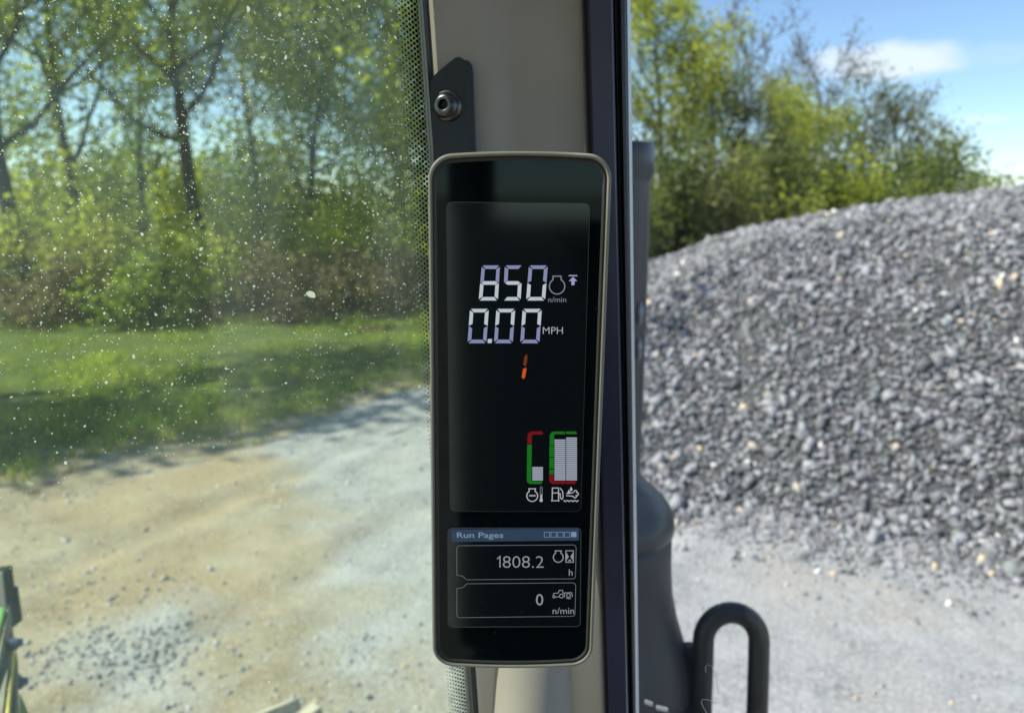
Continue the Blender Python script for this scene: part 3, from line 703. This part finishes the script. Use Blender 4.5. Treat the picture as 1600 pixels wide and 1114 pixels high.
# painted bodywork at the lower left
M_GREEN = mat('green_paint', (.17, .42, .12), .3, noise=(8, .15), coat=.3); M_GREY = mat('dusty_grey_metal', (.20, .20, .15), .7, noise=(12, .3))
M_OLIVE = mat('yellow_stripe', (.42, .36, .11), .55, noise=(14, .2)); M_BOLT = mat('blue_zinc', (.16, .2, .28), .35, .7)
def band(name, far0, far1, near0, near1, material, d0=1.42, d1=1.02, thick=.03, bodyp=None):
    mb = MB(); a, b_, c, d = P(*far0, d0), P(*far1, d0), P(*near1, d1), P(*near0, d1); dn = Vector((-.02, .004, -thick))
    mb.add([a, b_, c, d, a+dn, b_+dn, c+dn, d+dn], [(0, 1, 2, 3), (7, 6, 5, 4), (0, 4, 5, 1), (1, 5, 6, 2), (2, 6, 7, 3), (3, 7, 4, 0)])
    o = mb.build(name, material, bodyp); bevel(o, .009, 4); return o
lf = band('loader_frame', (-170, 940), (12, 946), (-260, 1210), (-38, 1160), M_GREEN, bodyp=tractor); lf['label'] = 'green painted frame at the lower left edge'
band('side_plate', (12, 948), (22, 985), (-38, 1162), (6, 1150), M_GREY, bodyp=lf)
band('stripe', (21, 985), (26, 1015), (6, 1150), (17, 1150), M_OLIVE, bodyp=lf)
band('edge_plate', (26, 1015), (29, 1040), (17, 1150), (33, 1150), M_GREY, bodyp=lf)
band('green_foot', (31, 1082), (33, 1085), (30, 1160), (66, 1160), M_GREEN, d0=1.36, bodyp=lf)
mb = MB(); boxpts(mb, P(-14, 894, 1.5), P(5, 893, 1.5)-P(-14, 894, 1.5), P(15, 985, 1.44)-P(5, 893, 1.5), (0, .03, 0))
boxpts(mb, P(-14, 922, 1.49), P(14, 926, 1.49)-P(-14, 922, 1.49), P(21, 982, 1.43)-P(14, 926, 1.49), (0, .03, 0))
o = mb.build('black_bracket', mat('dark_green_black', (.004, .016, .009), .5), lf); bevel(o, .003)
for (px, py) in ((28, 1005), (36, 1066)):
    mb = MB(); c = P(px-3, py, 1.33); tube(mb, [c, c+TR*.006, c+TR*.011], [.0085, .0085, .006], 6); tube(mb, [c-TR*.01, c+TR*.002], .011, 14); mb.build('bolt', M_BOLT, lf)

# front tyre, only its dusty top reaching into the picture
def tyre():
    Rr, wd = .62, .30
    c = G(398, 1164, 1.145); c = Vector((c.x, c.y, 0)) - TF*.24; c.z = Rr
    mb = MB(); prof = [(-.5, .62), (-.52, .78), (-.5, .92), (-.42, .965), (-.2, .985), (0, .99), (.2, .985), (.42, .965), (.5, .92), (.52, .78), (.5, .62)]; seg = 56
    for k in range(seg):
        a = 2*math.pi*k/seg
        for (u, q) in prof: mb.v.append(tuple(c+TR*(u*wd)+TF*(q*Rr*math.sin(a))+UP*(q*Rr*math.cos(a))))
    n_ = len(prof)
    for k in range(seg):
        for j in range(n_-1): mb.f.append((k*n_+j, ((k+1) % seg)*n_+j, ((k+1) % seg)*n_+j+1, k*n_+j+1))
    mt = mat('dusty_tyre', (.16, .145, .115), .95, noise=(16, .35), bump=(60, .5, .004))
    w = mb.build('front_wheel', mt, tractor, smooth=True); w['label'] = 'dust covered front tyre'
    ml = mat('dusty_lug', (.42, .385, .29), .95, noise=(20, .3), bump=(80, .5, .003))
    for k in range(22):
        for sd in (-1, 1):
            mb = MB(); pts = []
            for (u, da, hw) in ((.03, .0, .04), (.5, .17, .055)):
                a0 = 2*math.pi*(k+(.5 if sd > 0 else 0))/22+da
                for hh in (.975, 1.045 if u < .1 else 1.03):
                    for s_ in (-1, 1):
                        a = a0+s_*hw; pts.append(c+TR*(sd*u*wd)+TF*(hh*Rr*math.sin(a))+UP*(hh*Rr*math.cos(a)))
            mb.add(pts, [(0, 1, 3, 2), (4, 6, 7, 5), (0, 4, 5, 1), (2, 3, 7, 6), (0, 2, 6, 4), (1, 5, 7, 3)]); o = mb.build('lug', ml, w); bevel(o, .008)
    mb = MB(); hub = []
    tube(mb, [c-TR*.14, c+TR*.14], Rr*.63, 40); mb.build('rim', mat('yellow_rim', (.55, .4, .04), .5), w, smooth=False)
tyre()

# ------------------------------------------------------------------ monitor
TLc, BLc, TRc = P(668, 240, .40), P(675, 1042, .4624), P(957, 240, .40)
e1 = (TRc-TLc).normalized(); e2 = TLc-BLc; e2 = (e2-e1*e2.dot(e1)).normalized(); e3 = e1.cross(e2)   # e3 faces the driver
if e3.dot(Vector((0, -1, 0))) < 0: e3 = -e3
def D(px, py):                  # photo pixel -> (u, v) on the face of the monitor
    r = ray(px, py); t = (TLc-Vector((0, 0, H))).dot(e3)/r.dot(e3); q = Vector((0, 0, H))+r*t-TLc; return (q.dot(e1), q.dot(e2))
def S(u, v, w=0.0): return TLc+e1*u+e2*v+e3*w
ctr = [D(668, 640), D(946, 640), D(810, 238), D(805, 1043)]
U0, U1 = (D(668, 250)[0]+D(675, 1030)[0])/2, (D(957, 260)[0]+D(927, 1020)[0])/2; V1, V0 = D(810, 236)[1], D(805, 1045)[1]
CU, CV, HW, HH = (U0+U1)/2, (V0+V1)/2, (U1-U0)/2, (V1-V0)/2
SK = (D(927, 1020)[0]+D(675, 1030)[0]-D(957, 260)[0]-D(668, 250)[0])/2/(2*HH)   # slight roll
def outline(ins, r=.0125, bow=.0022, n_=9):
    hw, hh, rr = HW-ins, HH-ins, max(.001, r-ins*.8); pts = []
    for (sx, sy, a0) in ((1, 1, 0), (-1, 1, 90), (-1, -1, 180), (1, -1, 270)):
        for i in range(n_):
            a = math.radians(a0+90*i/(n_-1)); pts.append((sx*(hw-rr)+rr*math.cos(a), sy*(hh-rr)+rr*math.sin(a)))
        if a0 in (0, 180):
            s_ = 1 if a0 == 0 else -1
            for k in range(1, 12): pts.append((s_*(hw-rr)*(1-2*k/12), s_*hh))
    return [(CU+x+SK*(-y), CV+y-(bow*(x/hw)**2 if y > 0 else -bow*(x/hw)**2)*min(1, abs(y)/hh)) for x, y in pts]
def rings_mesh(mb, prof, cap_last=False, cap_first=False):
    base = len(mb.v); L = None
    for (ins, w) in prof:
        o = outline(ins); L = len(o); mb.v += [tuple(S(u, v, w)) for u, v in o]
    for i in range(len(prof)-1):
        for j in range(L): mb.f.append((base+i*L+j, base+i*L+(j+1) % L, base+(i+1)*L+(j+1) % L, base+(i+1)*L+j))
    if cap_last: mb.f.append(tuple(base+(len(prof)-1)*L+j for j in range(L)))
    if cap_first: mb.f.append(tuple(base+j for j in reversed(range(L))))
mon = empty('monitor', S(CU, V0, -.01), 'tall black corner post monitor with beige rim, showing 850 and 0.00 MPH', 'monitor')
M_RIM = mat('beige_rim', (.21, .20, .17), .55, noise=(60, .06), bump=(1600, .3, .0004))
M_INNER = mat('dark_inner_rim', (.03, .03, .026), .45); M_FACE = mat('black_face_glass', (.0012, .003, .004), .05, spec=.3)
mb = MB(); rings_mesh(mb, [(.0030, -.030), (.0010, -.026), (.0, -.020), (.0, -.0025), (.0003, -.0008), (.0009, .0), (.0017, .0002), (.0023, -.0003), (.0025, -.0012)], cap_first=True)
mb.build('housing', M_RIM, mon, smooth=True)
mb = MB(); rings_mesh(mb, [(.0025, -.0012), (.0030, -.0012), (.0034, -.0007), (.0040, -.0007), (.0044, -.0014), (.0048, -.0016)]); mb.build('inner_rim', M_INNER, mon, smooth=True)
mb = MB(); rings_mesh(mb, [(.0046, -.0016)], cap_last=True); mb.build('face_glass', M_FACE, mon)
FZ = -.0016
def rrect(px0, py0, px1, py1, r, k=7):   # rounded rectangle on the face between two photo points
    (u0, v1), (u1, v0) = D((px0[0]), px0[1]) if isinstance(px0, tuple) else D(px0, py0), D(px1, py1)
    pts = []
    for (cx_, cy_, a0) in ((u1-r, v1-r, 0), (u0+r, v1-r, 90), (u0+r, v0+r, 180), (u1-r, v0+r, 270)):
        for i in range(k): a = math.radians(a0+90*i/(k-1)); pts.append((cx_+r*math.cos(a), cy_+r*math.sin(a)))
    return pts
def skewed(pts): return [(u-SK*0, v) for u, v in pts]
def rounded_quad(c, r, k=6):             # corners as photo points, clockwise from top left
    q = [Vector((*D(*p), 0)) for p in c]; out = []
    for i in range(4):
        p0, p1, p2 = q[i-1], q[i], q[(i+1) % 4]; a, b_ = p1+(p0-p1).normalized()*r, p1+(p2-p1).normalized()*r
        for j in range(k): t = j/(k-1); out.append(tuple((a*(1-t)**2+p1*2*t*(1-t)+b_*t*t).xy))
    return out
def flat(mb, poly, w): mb.add([S(u, v, w) for u, v in poly], [tuple(range(len(poly)))])
def plate(name, poly, w0, w1, material, parent):
    mb = MB(); n_ = len(poly); mb.add([S(u, v, w1) for u, v in poly]+[S(u, v, w0) for u, v in poly], [tuple(range(n_))]+[(i, n_+i, n_+(i+1) % n_, (i+1) % n_) for i in range(n_)])
    return mb.build(name, material, parent)
def stroke(mb, pts, wd, w, closed=False):
    pts = [Vector((*p, 0)) for p in pts]; n_ = len(pts); base = len(mb.v)
    for i, p in enumerate(pts):
        a = pts[i-1] if (i > 0 or closed) else None; b_ = pts[(i+1) % n_] if (i < n_-1 or closed) else None
        d1 = (p-a).normalized() if a is not None else (b_-p).normalized(); d2 = (b_-p).normalized() if b_ is not None else d1
        nn_ = Vector((-(d1+d2).y, (d1+d2).x, 0)); nn_ = nn_.normalized() if nn_.length > 1e-6 else Vector((-d1.y, d1.x, 0))
        k = 1/max(.45, nn_.dot(Vector((-d1.y, d1.x, 0))))
        for s_ in (1, -1): q = p+nn_*(s_*wd/2*k); mb.v.append(tuple(S(q.x, q.y, w)))
    for i in range(n_ if closed else n_-1):
        a, b_ = base+2*i, base+2*((i+1) % n_); mb.f.append((a, a+1, b_+1, b_))
PX = .40/F*1.08                            # one photo pixel on the face, in metres
M_LCD = mat('matt_lcd', (.0012, .002, .003), .09, spec=1.0)
M_EDGE = mat('lcd_edge', (.03, .034, .038), .35)
up_poly = rounded_quad([(697, 316), (922, 318), (908, 800), (703, 800)], .0034); lo_poly = rounded_quad([(699.5, 826), (908, 826), (907, 980), (700, 981)], .003)
upper = plate('upper_screen', up_poly, FZ, FZ+.0004, M_LCD, mon); upper['label'] = 'upper screen with large segment figures and gauges'
lower = plate('lower_screen', lo_poly, FZ, FZ+.0004, M_LCD, mon); lower['label'] = 'lower screen headed Run Pages'
mb = MB(); stroke(mb, up_poly, .00035, FZ+.00047, True); mb.build('screen_edge', M_EDGE, upper)
mb = MB(); k = len(lo_poly); stroke(mb, lo_poly, .00045, FZ+.00047, True); mb.build('screen_edge', mat('lcd_edge_pale', (.07, .085, .09), .35), lower)
for m_ in (M_FACE, M_LCD): m_.node_tree.nodes['Principled BSDF'].inputs['Specular Tint'].default_value = (.6, .86, 1, 1)
W = FZ+.00055
E_WHITE, E_BLUE = emit('segment_white', (182, 191, 200)), emit('segment_blue', (128, 134, 170))
E_OR1, E_OR2 = emit('segment_dark_orange', (112, 46, 16)), emit('segment_orange', (196, 82, 30))
E_GREY, E_PURPLE, E_PALE = emit('icon_grey', (122, 124, 140)), emit('icon_purple', (150, 152, 190)), emit('icon_pale', (172, 176, 182))
E_RED, E_GREEN, E_BAR = emit('gauge_red', (110, 14, 24)), emit('gauge_green', (22, 104, 26)), emit('gauge_bar', (154, 160, 176))
E_HEAD, E_HTXT, E_LINE, E_TXT = emit('header_blue', (44, 62, 84)), emit('header_text', (116, 138, 158)), emit('line_grey', (98, 104, 110)), emit('text_grey', (136, 142, 148))
def seg7(segs, xb0, xb1, xt0, xt1, yt, yb, conv, mats, parent, th=5.6):
    """seven-segment figure; photo box with slanted sides; mats = (top half, bottom half)"""
    def q(x, y):                # x, y in 0..1 (y down)
        X0 = xt0+(xb0-xt0)*y; X1 = xt1+(xb1-xt1)*y; return D(*conv(X0+(X1-X0)*x, yt+(yb-yt)*y))
    wpx = (conv(xb1, 0)[0]-conv(xb0, 0)[0]); hpx = conv(0, yb)[1]-conv(0, yt)[1]; a, b_ = th/wpx, th/hpx; g = .55/hpx; gx = .55/wpx
    shp = {'a': [(.04+gx, 0), (.96-gx, 0), (1-a-gx, b_), (a+gx, b_)], 'd': [(a+gx, 1-b_), (1-a-gx, 1-b_), (.96-gx, 1), (.04+gx, 1)],
           'f': [(0, .03+g), (a, b_+g), (a, .5-b_/2-g), (.02, .5-g), (0, .5-g)], 'e': [(0, .5+g), (.02, .5+g), (a, .5+b_/2+g), (a, 1-b_-g), (0, .97-g)],
           'b': [(1-a, b_+g), (1, .03+g), (1, .5-g), (.98, .5-g), (1-a, .5-b_/2-g)], 'c': [(1-a, .5+b_/2+g), (.98, .5+g), (1, .5+g), (1, .97-g), (1-a, 1-b_-g)],
           'g': [(.06, .5), (a*.9+.03, .5-b_/2), (1-a*.9-.03, .5-b_/2), (.94, .5), (1-a*.9-.03, .5+b_/2), (a*.9+.03, .5+b_/2)]}
    mT, mB, = MB(), MB()
    for s_ in segs:
        top = s_ in 'afb' or (s_ == 'g' and mats[2] == 0)
        flat(mT if top else mB, [q(*p) for p in shp[s_]], W)
    o = mT.build('digit', mats[0], parent)
    o.data.materials.append(mats[1]); n0 = len(mT.v); 
    me = bpy.data.meshes.new('digit'); me.from_pydata(mT.v+mB.v, [], mT.f+[tuple(i+n0 for i in f) for f in mB.f])
    me.materials.append(mats[0]); me.materials.append(mats[1])
    for i, p in enumerate(me.polygons): p.material_index = 0 if i < len(mT.f) else 1
    o.data = me
    return o
c1 = lambda x, y: (640+x/4.64, 380+y/4.64)
for (sg, a, b_, c, d) in (('abcdefg', 500, 640, 523, 655), ('acdfg', 678, 805, 690, 820), ('abcdef', 845, 983, 865, 1003)):
    seg7(sg, a, b_, c, d, 163, 418, c1, (E_BLUE, E_WHITE, 1), upper)
for (sg, a, b_, c, d) in (('abcdef', 419, 556, 437, 574), ('abcdef', 611, 748, 629, 766), ('abcdef', 802, 942, 820, 959)):
    seg7(sg, a, b_, c, d, 478, 728, c1, (E_WHITE, E_BLUE, 0), upper)
def fpoly(name, pts, conv, material, parent):
    mb = MB(); flat(mb, [D(*conv(*p)) for p in pts], W); return mb.build(name, material, parent)
fpoly('decimal_point', [(567, 697), (597, 697), (595, 727), (565, 727)], c1, E_WHITE, upper)
mb = MB(); flat(mb, [D(*c1(*p)) for p in ((852, 806), (855, 830), (848, 880), (842, 897), (824, 884), (832, 826))], W); o = mb.build('digit', E_OR1, upper)
mb = MB(); flat(mb, [D(*c1(*p)) for p in ((842, 904), (848, 914), (838, 972), (828, 988), (813, 976), (822, 916))], W+.00001); mb.build('digit', E_OR2, upper)
def text(s_, px0, py0, px1, py1, conv, material, parent, bold=0.0):
    cu = bpy.data.curves.new('lettering', 'FONT'); cu.body = s_; cu.offset = bold; cu.resolution_u = 4
    ob = bpy.data.objects.new('tmp', cu); COL.objects.link(ob); dg = bpy.context.evaluated_depsgraph_get()
    me = bpy.data.meshes.new_from_object(ob.evaluated_get(dg)); bpy.data.objects.remove(ob)
    v = np.empty(len(me.vertices)*3); me.vertices.foreach_get('co', v); v = v.reshape(-1, 3); lo, hi = v.min(0), v.max(0)
    for i, vt in enumerate(me.vertices):
        fx, fy = (v[i, 0]-lo[0])/(hi[0]-lo[0]), (v[i, 1]-lo[1])/(hi[1]-lo[1])
        vt.co = S(*D(*conv(px0+(px1-px0)*fx, py1+(py0-py1)*fy)), W)
    me.materials.clear(); return link('lettering', me, material, parent)
text('MPH', 967, 611, 1112, 660, c1, E_PALE, upper, -.012); text('n/min', 1006, 392, 1136, 430, c1, E_GREY, upper)
def strokes(name, lines, conv, wd, material, parent):
    mb = MB()
    for ln in lines:
        closed = len(ln) > 2 and ln[0] == ln[-1]
        stroke(mb, [D(*conv(*p)) for p in (ln[:-1] if closed else ln)], wd*PX, W, closed)
    return mb.build(name, material, parent)
def arc(cx_, cy_, r, a0, a1, n_=20): return [(cx_+r*math.cos(math.radians(a0+(a1-a0)*i/n_)), cy_-r*math.sin(math.radians(a0+(a1-a0)*i/n_))) for i in range(n_+1)]
def engine(cx_, cy_, r, conv, wd, material, parent, nk=.52):
    a = arc(cx_, cy_, r, 122, 418, 30); ln = [(cx_-r*nk, cy_-r*1.32)]+a+[(cx_+r*nk, cy_-r*1.32), (cx_-r*nk, cy_-r*1.32)]
    return strokes('engine_icon', [ln], conv, wd, material, parent)
engine(1070, 315, 56, c1, 1.7, E_GREY, upper)
fpoly('limit_icon', [(1155, 233), (1217, 233), (1217, 242), (1155, 242)], c1, E_PURPLE, upper)
fpoly('limit_icon', [(1186, 246), (1217, 277), (1198, 277), (1197, 306), (1173, 306), (1174, 277), (1155, 277)], c1, E_PURPLE, upper)
c2 = lambda x, y: (660+x/5.063, 640+y/5.063)
def rect(x0, y0, x1, y1): return [(x0, y0), (x1, y0), (x1, y1), (x0, y1)]
fpoly('gauge_bracket', [(957, 200), (872, 201), (866, 212), (866, 272), (830, 274), (832, 205), (848, 181), (872, 176), (950, 176)], c2, E_RED, upper)
fpoly('gauge_bracket', [(829, 281), (866, 280), (863, 562), (870, 571), (952, 570), (942, 592), (852, 593), (832, 582), (826, 560)], c2, E_GREEN, upper)
for i in range(7): fpoly('gauge_bar', rect(870, 458+i*15.7, 954, 458+i*15.7+12), c2, E_BAR, upper)
fpoly('gauge_bracket', [(1132, 198), (1050, 199), (1043, 210), (1043, 287), (1007, 289), (1008, 205), (1022, 182), (1042, 177), (1126, 177)], c2, E_GREEN, upper)
fpoly('gauge_bracket', [(1140, 198), (1134, 177), (1216, 177), (1226, 198)], c2, E_GREEN, upper)
for (y0, y1) in ((293, 378), (384, 470), (477, 517)): fpoly('gauge_bracket', rect(1005, y0, 1041, y1), c2, E_GREEN, upper)
fpoly('gauge_bracket', [(1004, 522), (1040, 521), (1040, 562), (1048, 570), (1130, 570), (1130, 592), (1030, 592), (1008, 580), (1003, 560)], c2, E_RED, upper)
fpoly('gauge_bracket', [(1134, 570), (1217, 570), (1210, 592), (1134, 592)], c2, E_RED, upper)
for i in range(21): fpoly('gauge_bar', rect(1046, 240+i*15.6, 1133, 240+i*15.6+11.6), c2, E_BAR, upper)
for i in range(22): fpoly('gauge_bar', rect(1138.5, 224+i*15.6, 1224, 224+i*15.6+11.6), c2, E_BAR, upper)
engine(869, 687, 43, c2, 1.6, E_PALE, upper, .6)
wave = lambda x0, x1, y, k, am: [(x0+(x1-x0)*i/24, y-am*abs(math.cos(math.pi*k*i/24))) for i in range(25)]
strokes('coolant_icon', [[(845+50*i/24, 685+5*math.cos(i/24*6*math.pi)) for i in range(25)]], c2, 1.2, E_PALE, upper)
strokes('thermometer_icon', [[(933, 712), (933, 622), (937, 615), (944, 615), (948, 622), (948, 712), (933, 712)]], c2, .9, E_GREY, upper)
mb = MB(); flat(mb, [D(*c2(*p)) for p in rect(936, 675, 946, 720)], W+.00002); flat(mb, [D(*c2(*p)) for p in arc(940, 722, 13, 0, 340, 14)], W+.00004); mb.build('thermometer_icon', E_PALE, upper)
strokes('fuel_icon', [[(1018, 725), (1086, 725)], [(1027, 722), (1029, 624), (1078, 624), (1078, 722)], [(1030, 663), (1076, 663)], [(1081, 668), (1090, 668), (1092, 700), (1100, 712), (1110, 708), (1114, 695), (1110, 650), (1090, 624)]], c2, 1.5, E_PALE, upper)
fpoly('fluid_icon', [(1178, 613), (1189, 634), (1185, 646), (1177, 648), (1169, 643), (1167, 633)], c2, E_PALE, upper)
fpoly('fluid_icon', [(1160, 636), (1171, 655), (1168, 667), (1160, 670), (1152, 665), (1150, 656)], c2, E_PALE, upper)
strokes('fluid_icon', [[(1140, 664), (1150, 668), (1178, 664), (1196, 660)], [(1138, 684), (1198, 690)], arc(1212, 654, 11, 200, -60, 10), arc(1222, 672, 13, 90, -90, 10), arc(1208, 690, 12, 60, -170, 10), wave(1117, 1237, 732, 4.0, 9)], c2, 1.5, E_PALE, upper)
c3 = lambda x, y: (660+x/4.283, 800+y/4.283)
hd = fpoly('header_bar', [(193, 120), (1050, 115), (1049, 195), (193, 204)], c3, E_HEAD, lower)
for v_ in hd.data.vertices: v_.co -= e3*.00008
text('Run Pages', 230, 140, 541, 188, c3, E_HTXT, lower, .012)
for i in range(4): x0 = 816+45*i; strokes('page_box', [rect(x0, 139, x0+36, 172)+[(x0, 139)]], c3, .9, E_HTXT, lower)
fpoly('page_box', rect(996, 137, 1032, 172), c3, E_HTXT, lower)
strokes('readout_frame', [[(295, 457), (1008, 451), (1018, 449), (1025, 438), (1030, 245), (1024, 230), (1012, 224), (248, 229), (236, 234), (230, 246), (230, 428), (255, 429), (275, 437), (285, 449), (295, 457)]], c3, 1.0, E_LINE, lower)
strokes('readout_frame', [[(295, 484), (1008, 478), (1020, 483), (1027, 496), (1022, 688), (1016, 698), (1004, 702), (250, 711), (236, 707), (230, 694), (230, 515), (255, 513), (272, 508), (286, 497), (295, 484)]], c3, 1.0, E_LINE, lower)
text('808.2', 538, 299, 812, 377, c3, E_TXT, lower, -.012); strokes('lettering', [[(500, 318), (519, 301), (519, 375)]], c3, 2.0, E_TXT, lower); text('h', 981, 387, 1006, 430, c3, E_TXT, lower); text('0', 760, 553, 809, 629, c3, E_TXT, lower); text('n/min', 872, 644, 1016, 686, c3, E_TXT, lower)
engine(910, 307, 33, c3, 1.7, E_TXT, lower, .6)
strokes('hour_icon', [rect(961, 263, 1011, 340)+[(961, 263)]], c3, 1.5, E_TXT, lower)
fpoly('hour_icon', [(962, 272), (981, 302), (962, 332)], c3, E_TXT, lower); fpoly('hour_icon', [(1010, 272), (1010, 332), (991, 302)], c3, E_TXT, lower)
fpoly('hour_icon', [(975, 333), (998, 333), (987, 318)], c3, E_TXT, lower)
strokes('tractor_icon', [arc(881, 571, 8, 0, 360, 12), arc(931, 566, 13, 0, 360, 14), [(877, 560), (879, 549), (910, 546), (917, 528), (938, 528), (944, 552)], [(890, 572), (917, 572)],
                         [(950, 574), (953, 545), (1000, 543), (1005, 572)], arc(978, 562, 13, 0, 360, 12), [(962, 580), (985, 584), (996, 578)]], c3, 1.2, E_TXT, lower)

mb = MB()
for i in range(60): speck(mb, S(CU+random.uniform(-.9, .9)*HW, CV+random.uniform(-.93, .93)*HH, FZ+.0008), random.uniform(.00006, .00022), e1, e2)
o = mb.build('dust', mat('grey_dust', (.13, .13, .125), .9), mon); o['kind'] = 'stuff'
# bracket that carries the monitor, bolted to the post
M_BRK = mat('dark_green_black_paint', (.018, .026, .026), .42, noise=(50, .2), bump=(500, .2, .0005))
bq = [(675, 128), (678, 121), (684, 115), (708, 95), (713, 91.5), (718, 91), (723, 94), (726, 100), (727.5, 108), (733, 240), (734, 330), (682, 330), (674, 140)]
q_ = [P(a, b_, .481+.00006*(b_-90)+(a-700)*.00008) for a, b_ in bq]; nb = (q_[0]-q_[5]).cross(q_[1]-q_[5]).normalized()
if nb.y < 0: nb = -nb
mb = MB(); n_ = len(q_); off = nb*.008+Vector((.0055, 0, 0))
mb.add(q_+[p+off for p in q_], [tuple(range(n_)), tuple(reversed(range(n_, 2*n_)))]+[(i, (i+1) % n_, n_+(i+1) % n_, n_+i) for i in range(n_)])
brk = mb.build('mounting_bracket', M_BRK, mon); bevel(brk, .0006, 2); brk['label'] = 'black painted bracket bolted to the post above the monitor'
axis = (-nb+Vector((-.55, 0, .02))).normalized(); c = P(698, 166, .4845); e_a = axis.orthogonal().normalized(); e_b = axis.cross(e_a)
def ringset(prof, seg=28, hexa=None):
    mb = MB()
    for i, (r, w) in enumerate(prof):
        for k in range(seg):
            a = 2*math.pi*k/seg; mb.v.append(tuple(c+axis*w+(e_a*math.cos(a)+e_b*math.sin(a))*r))
    for i in range(len(prof)-1):
        for k in range(seg): mb.f.append((i*seg+k, i*seg+(k+1) % seg, (i+1)*seg+(k+1) % seg, (i+1)*seg+k))
    return mb
mb = ringset([(.0098, -.004), (.0098, .0012), (.0092, .0018), (.0080, .0022), (.0078, .003), (.0068, .0048), (.0052, .0058), (.0036, .0060), (.0033, .0056), (.0033, .0015)])
M_BLK = mat('black_oxide', (.10, .10, .105), .3, .9, noise=(200, .3))
bo = mb.build('bolt', M_BLK, brk, smooth=True)
mb = ringset([(.0033, .0016), (.0004, .0012)], 6); mb.build('hex_socket', mat('socket_black', (.004, .004, .004), .6), bo)
mb = MB(); cc = S(CU-.012, CV+.07, -.03); boxpts(mb, cc-e1*.022-e2*.16, e1*.05, e2*.16, -e3*.03); o = mb.build('mount_arm', M_BRK, mon); bevel(o, .004)
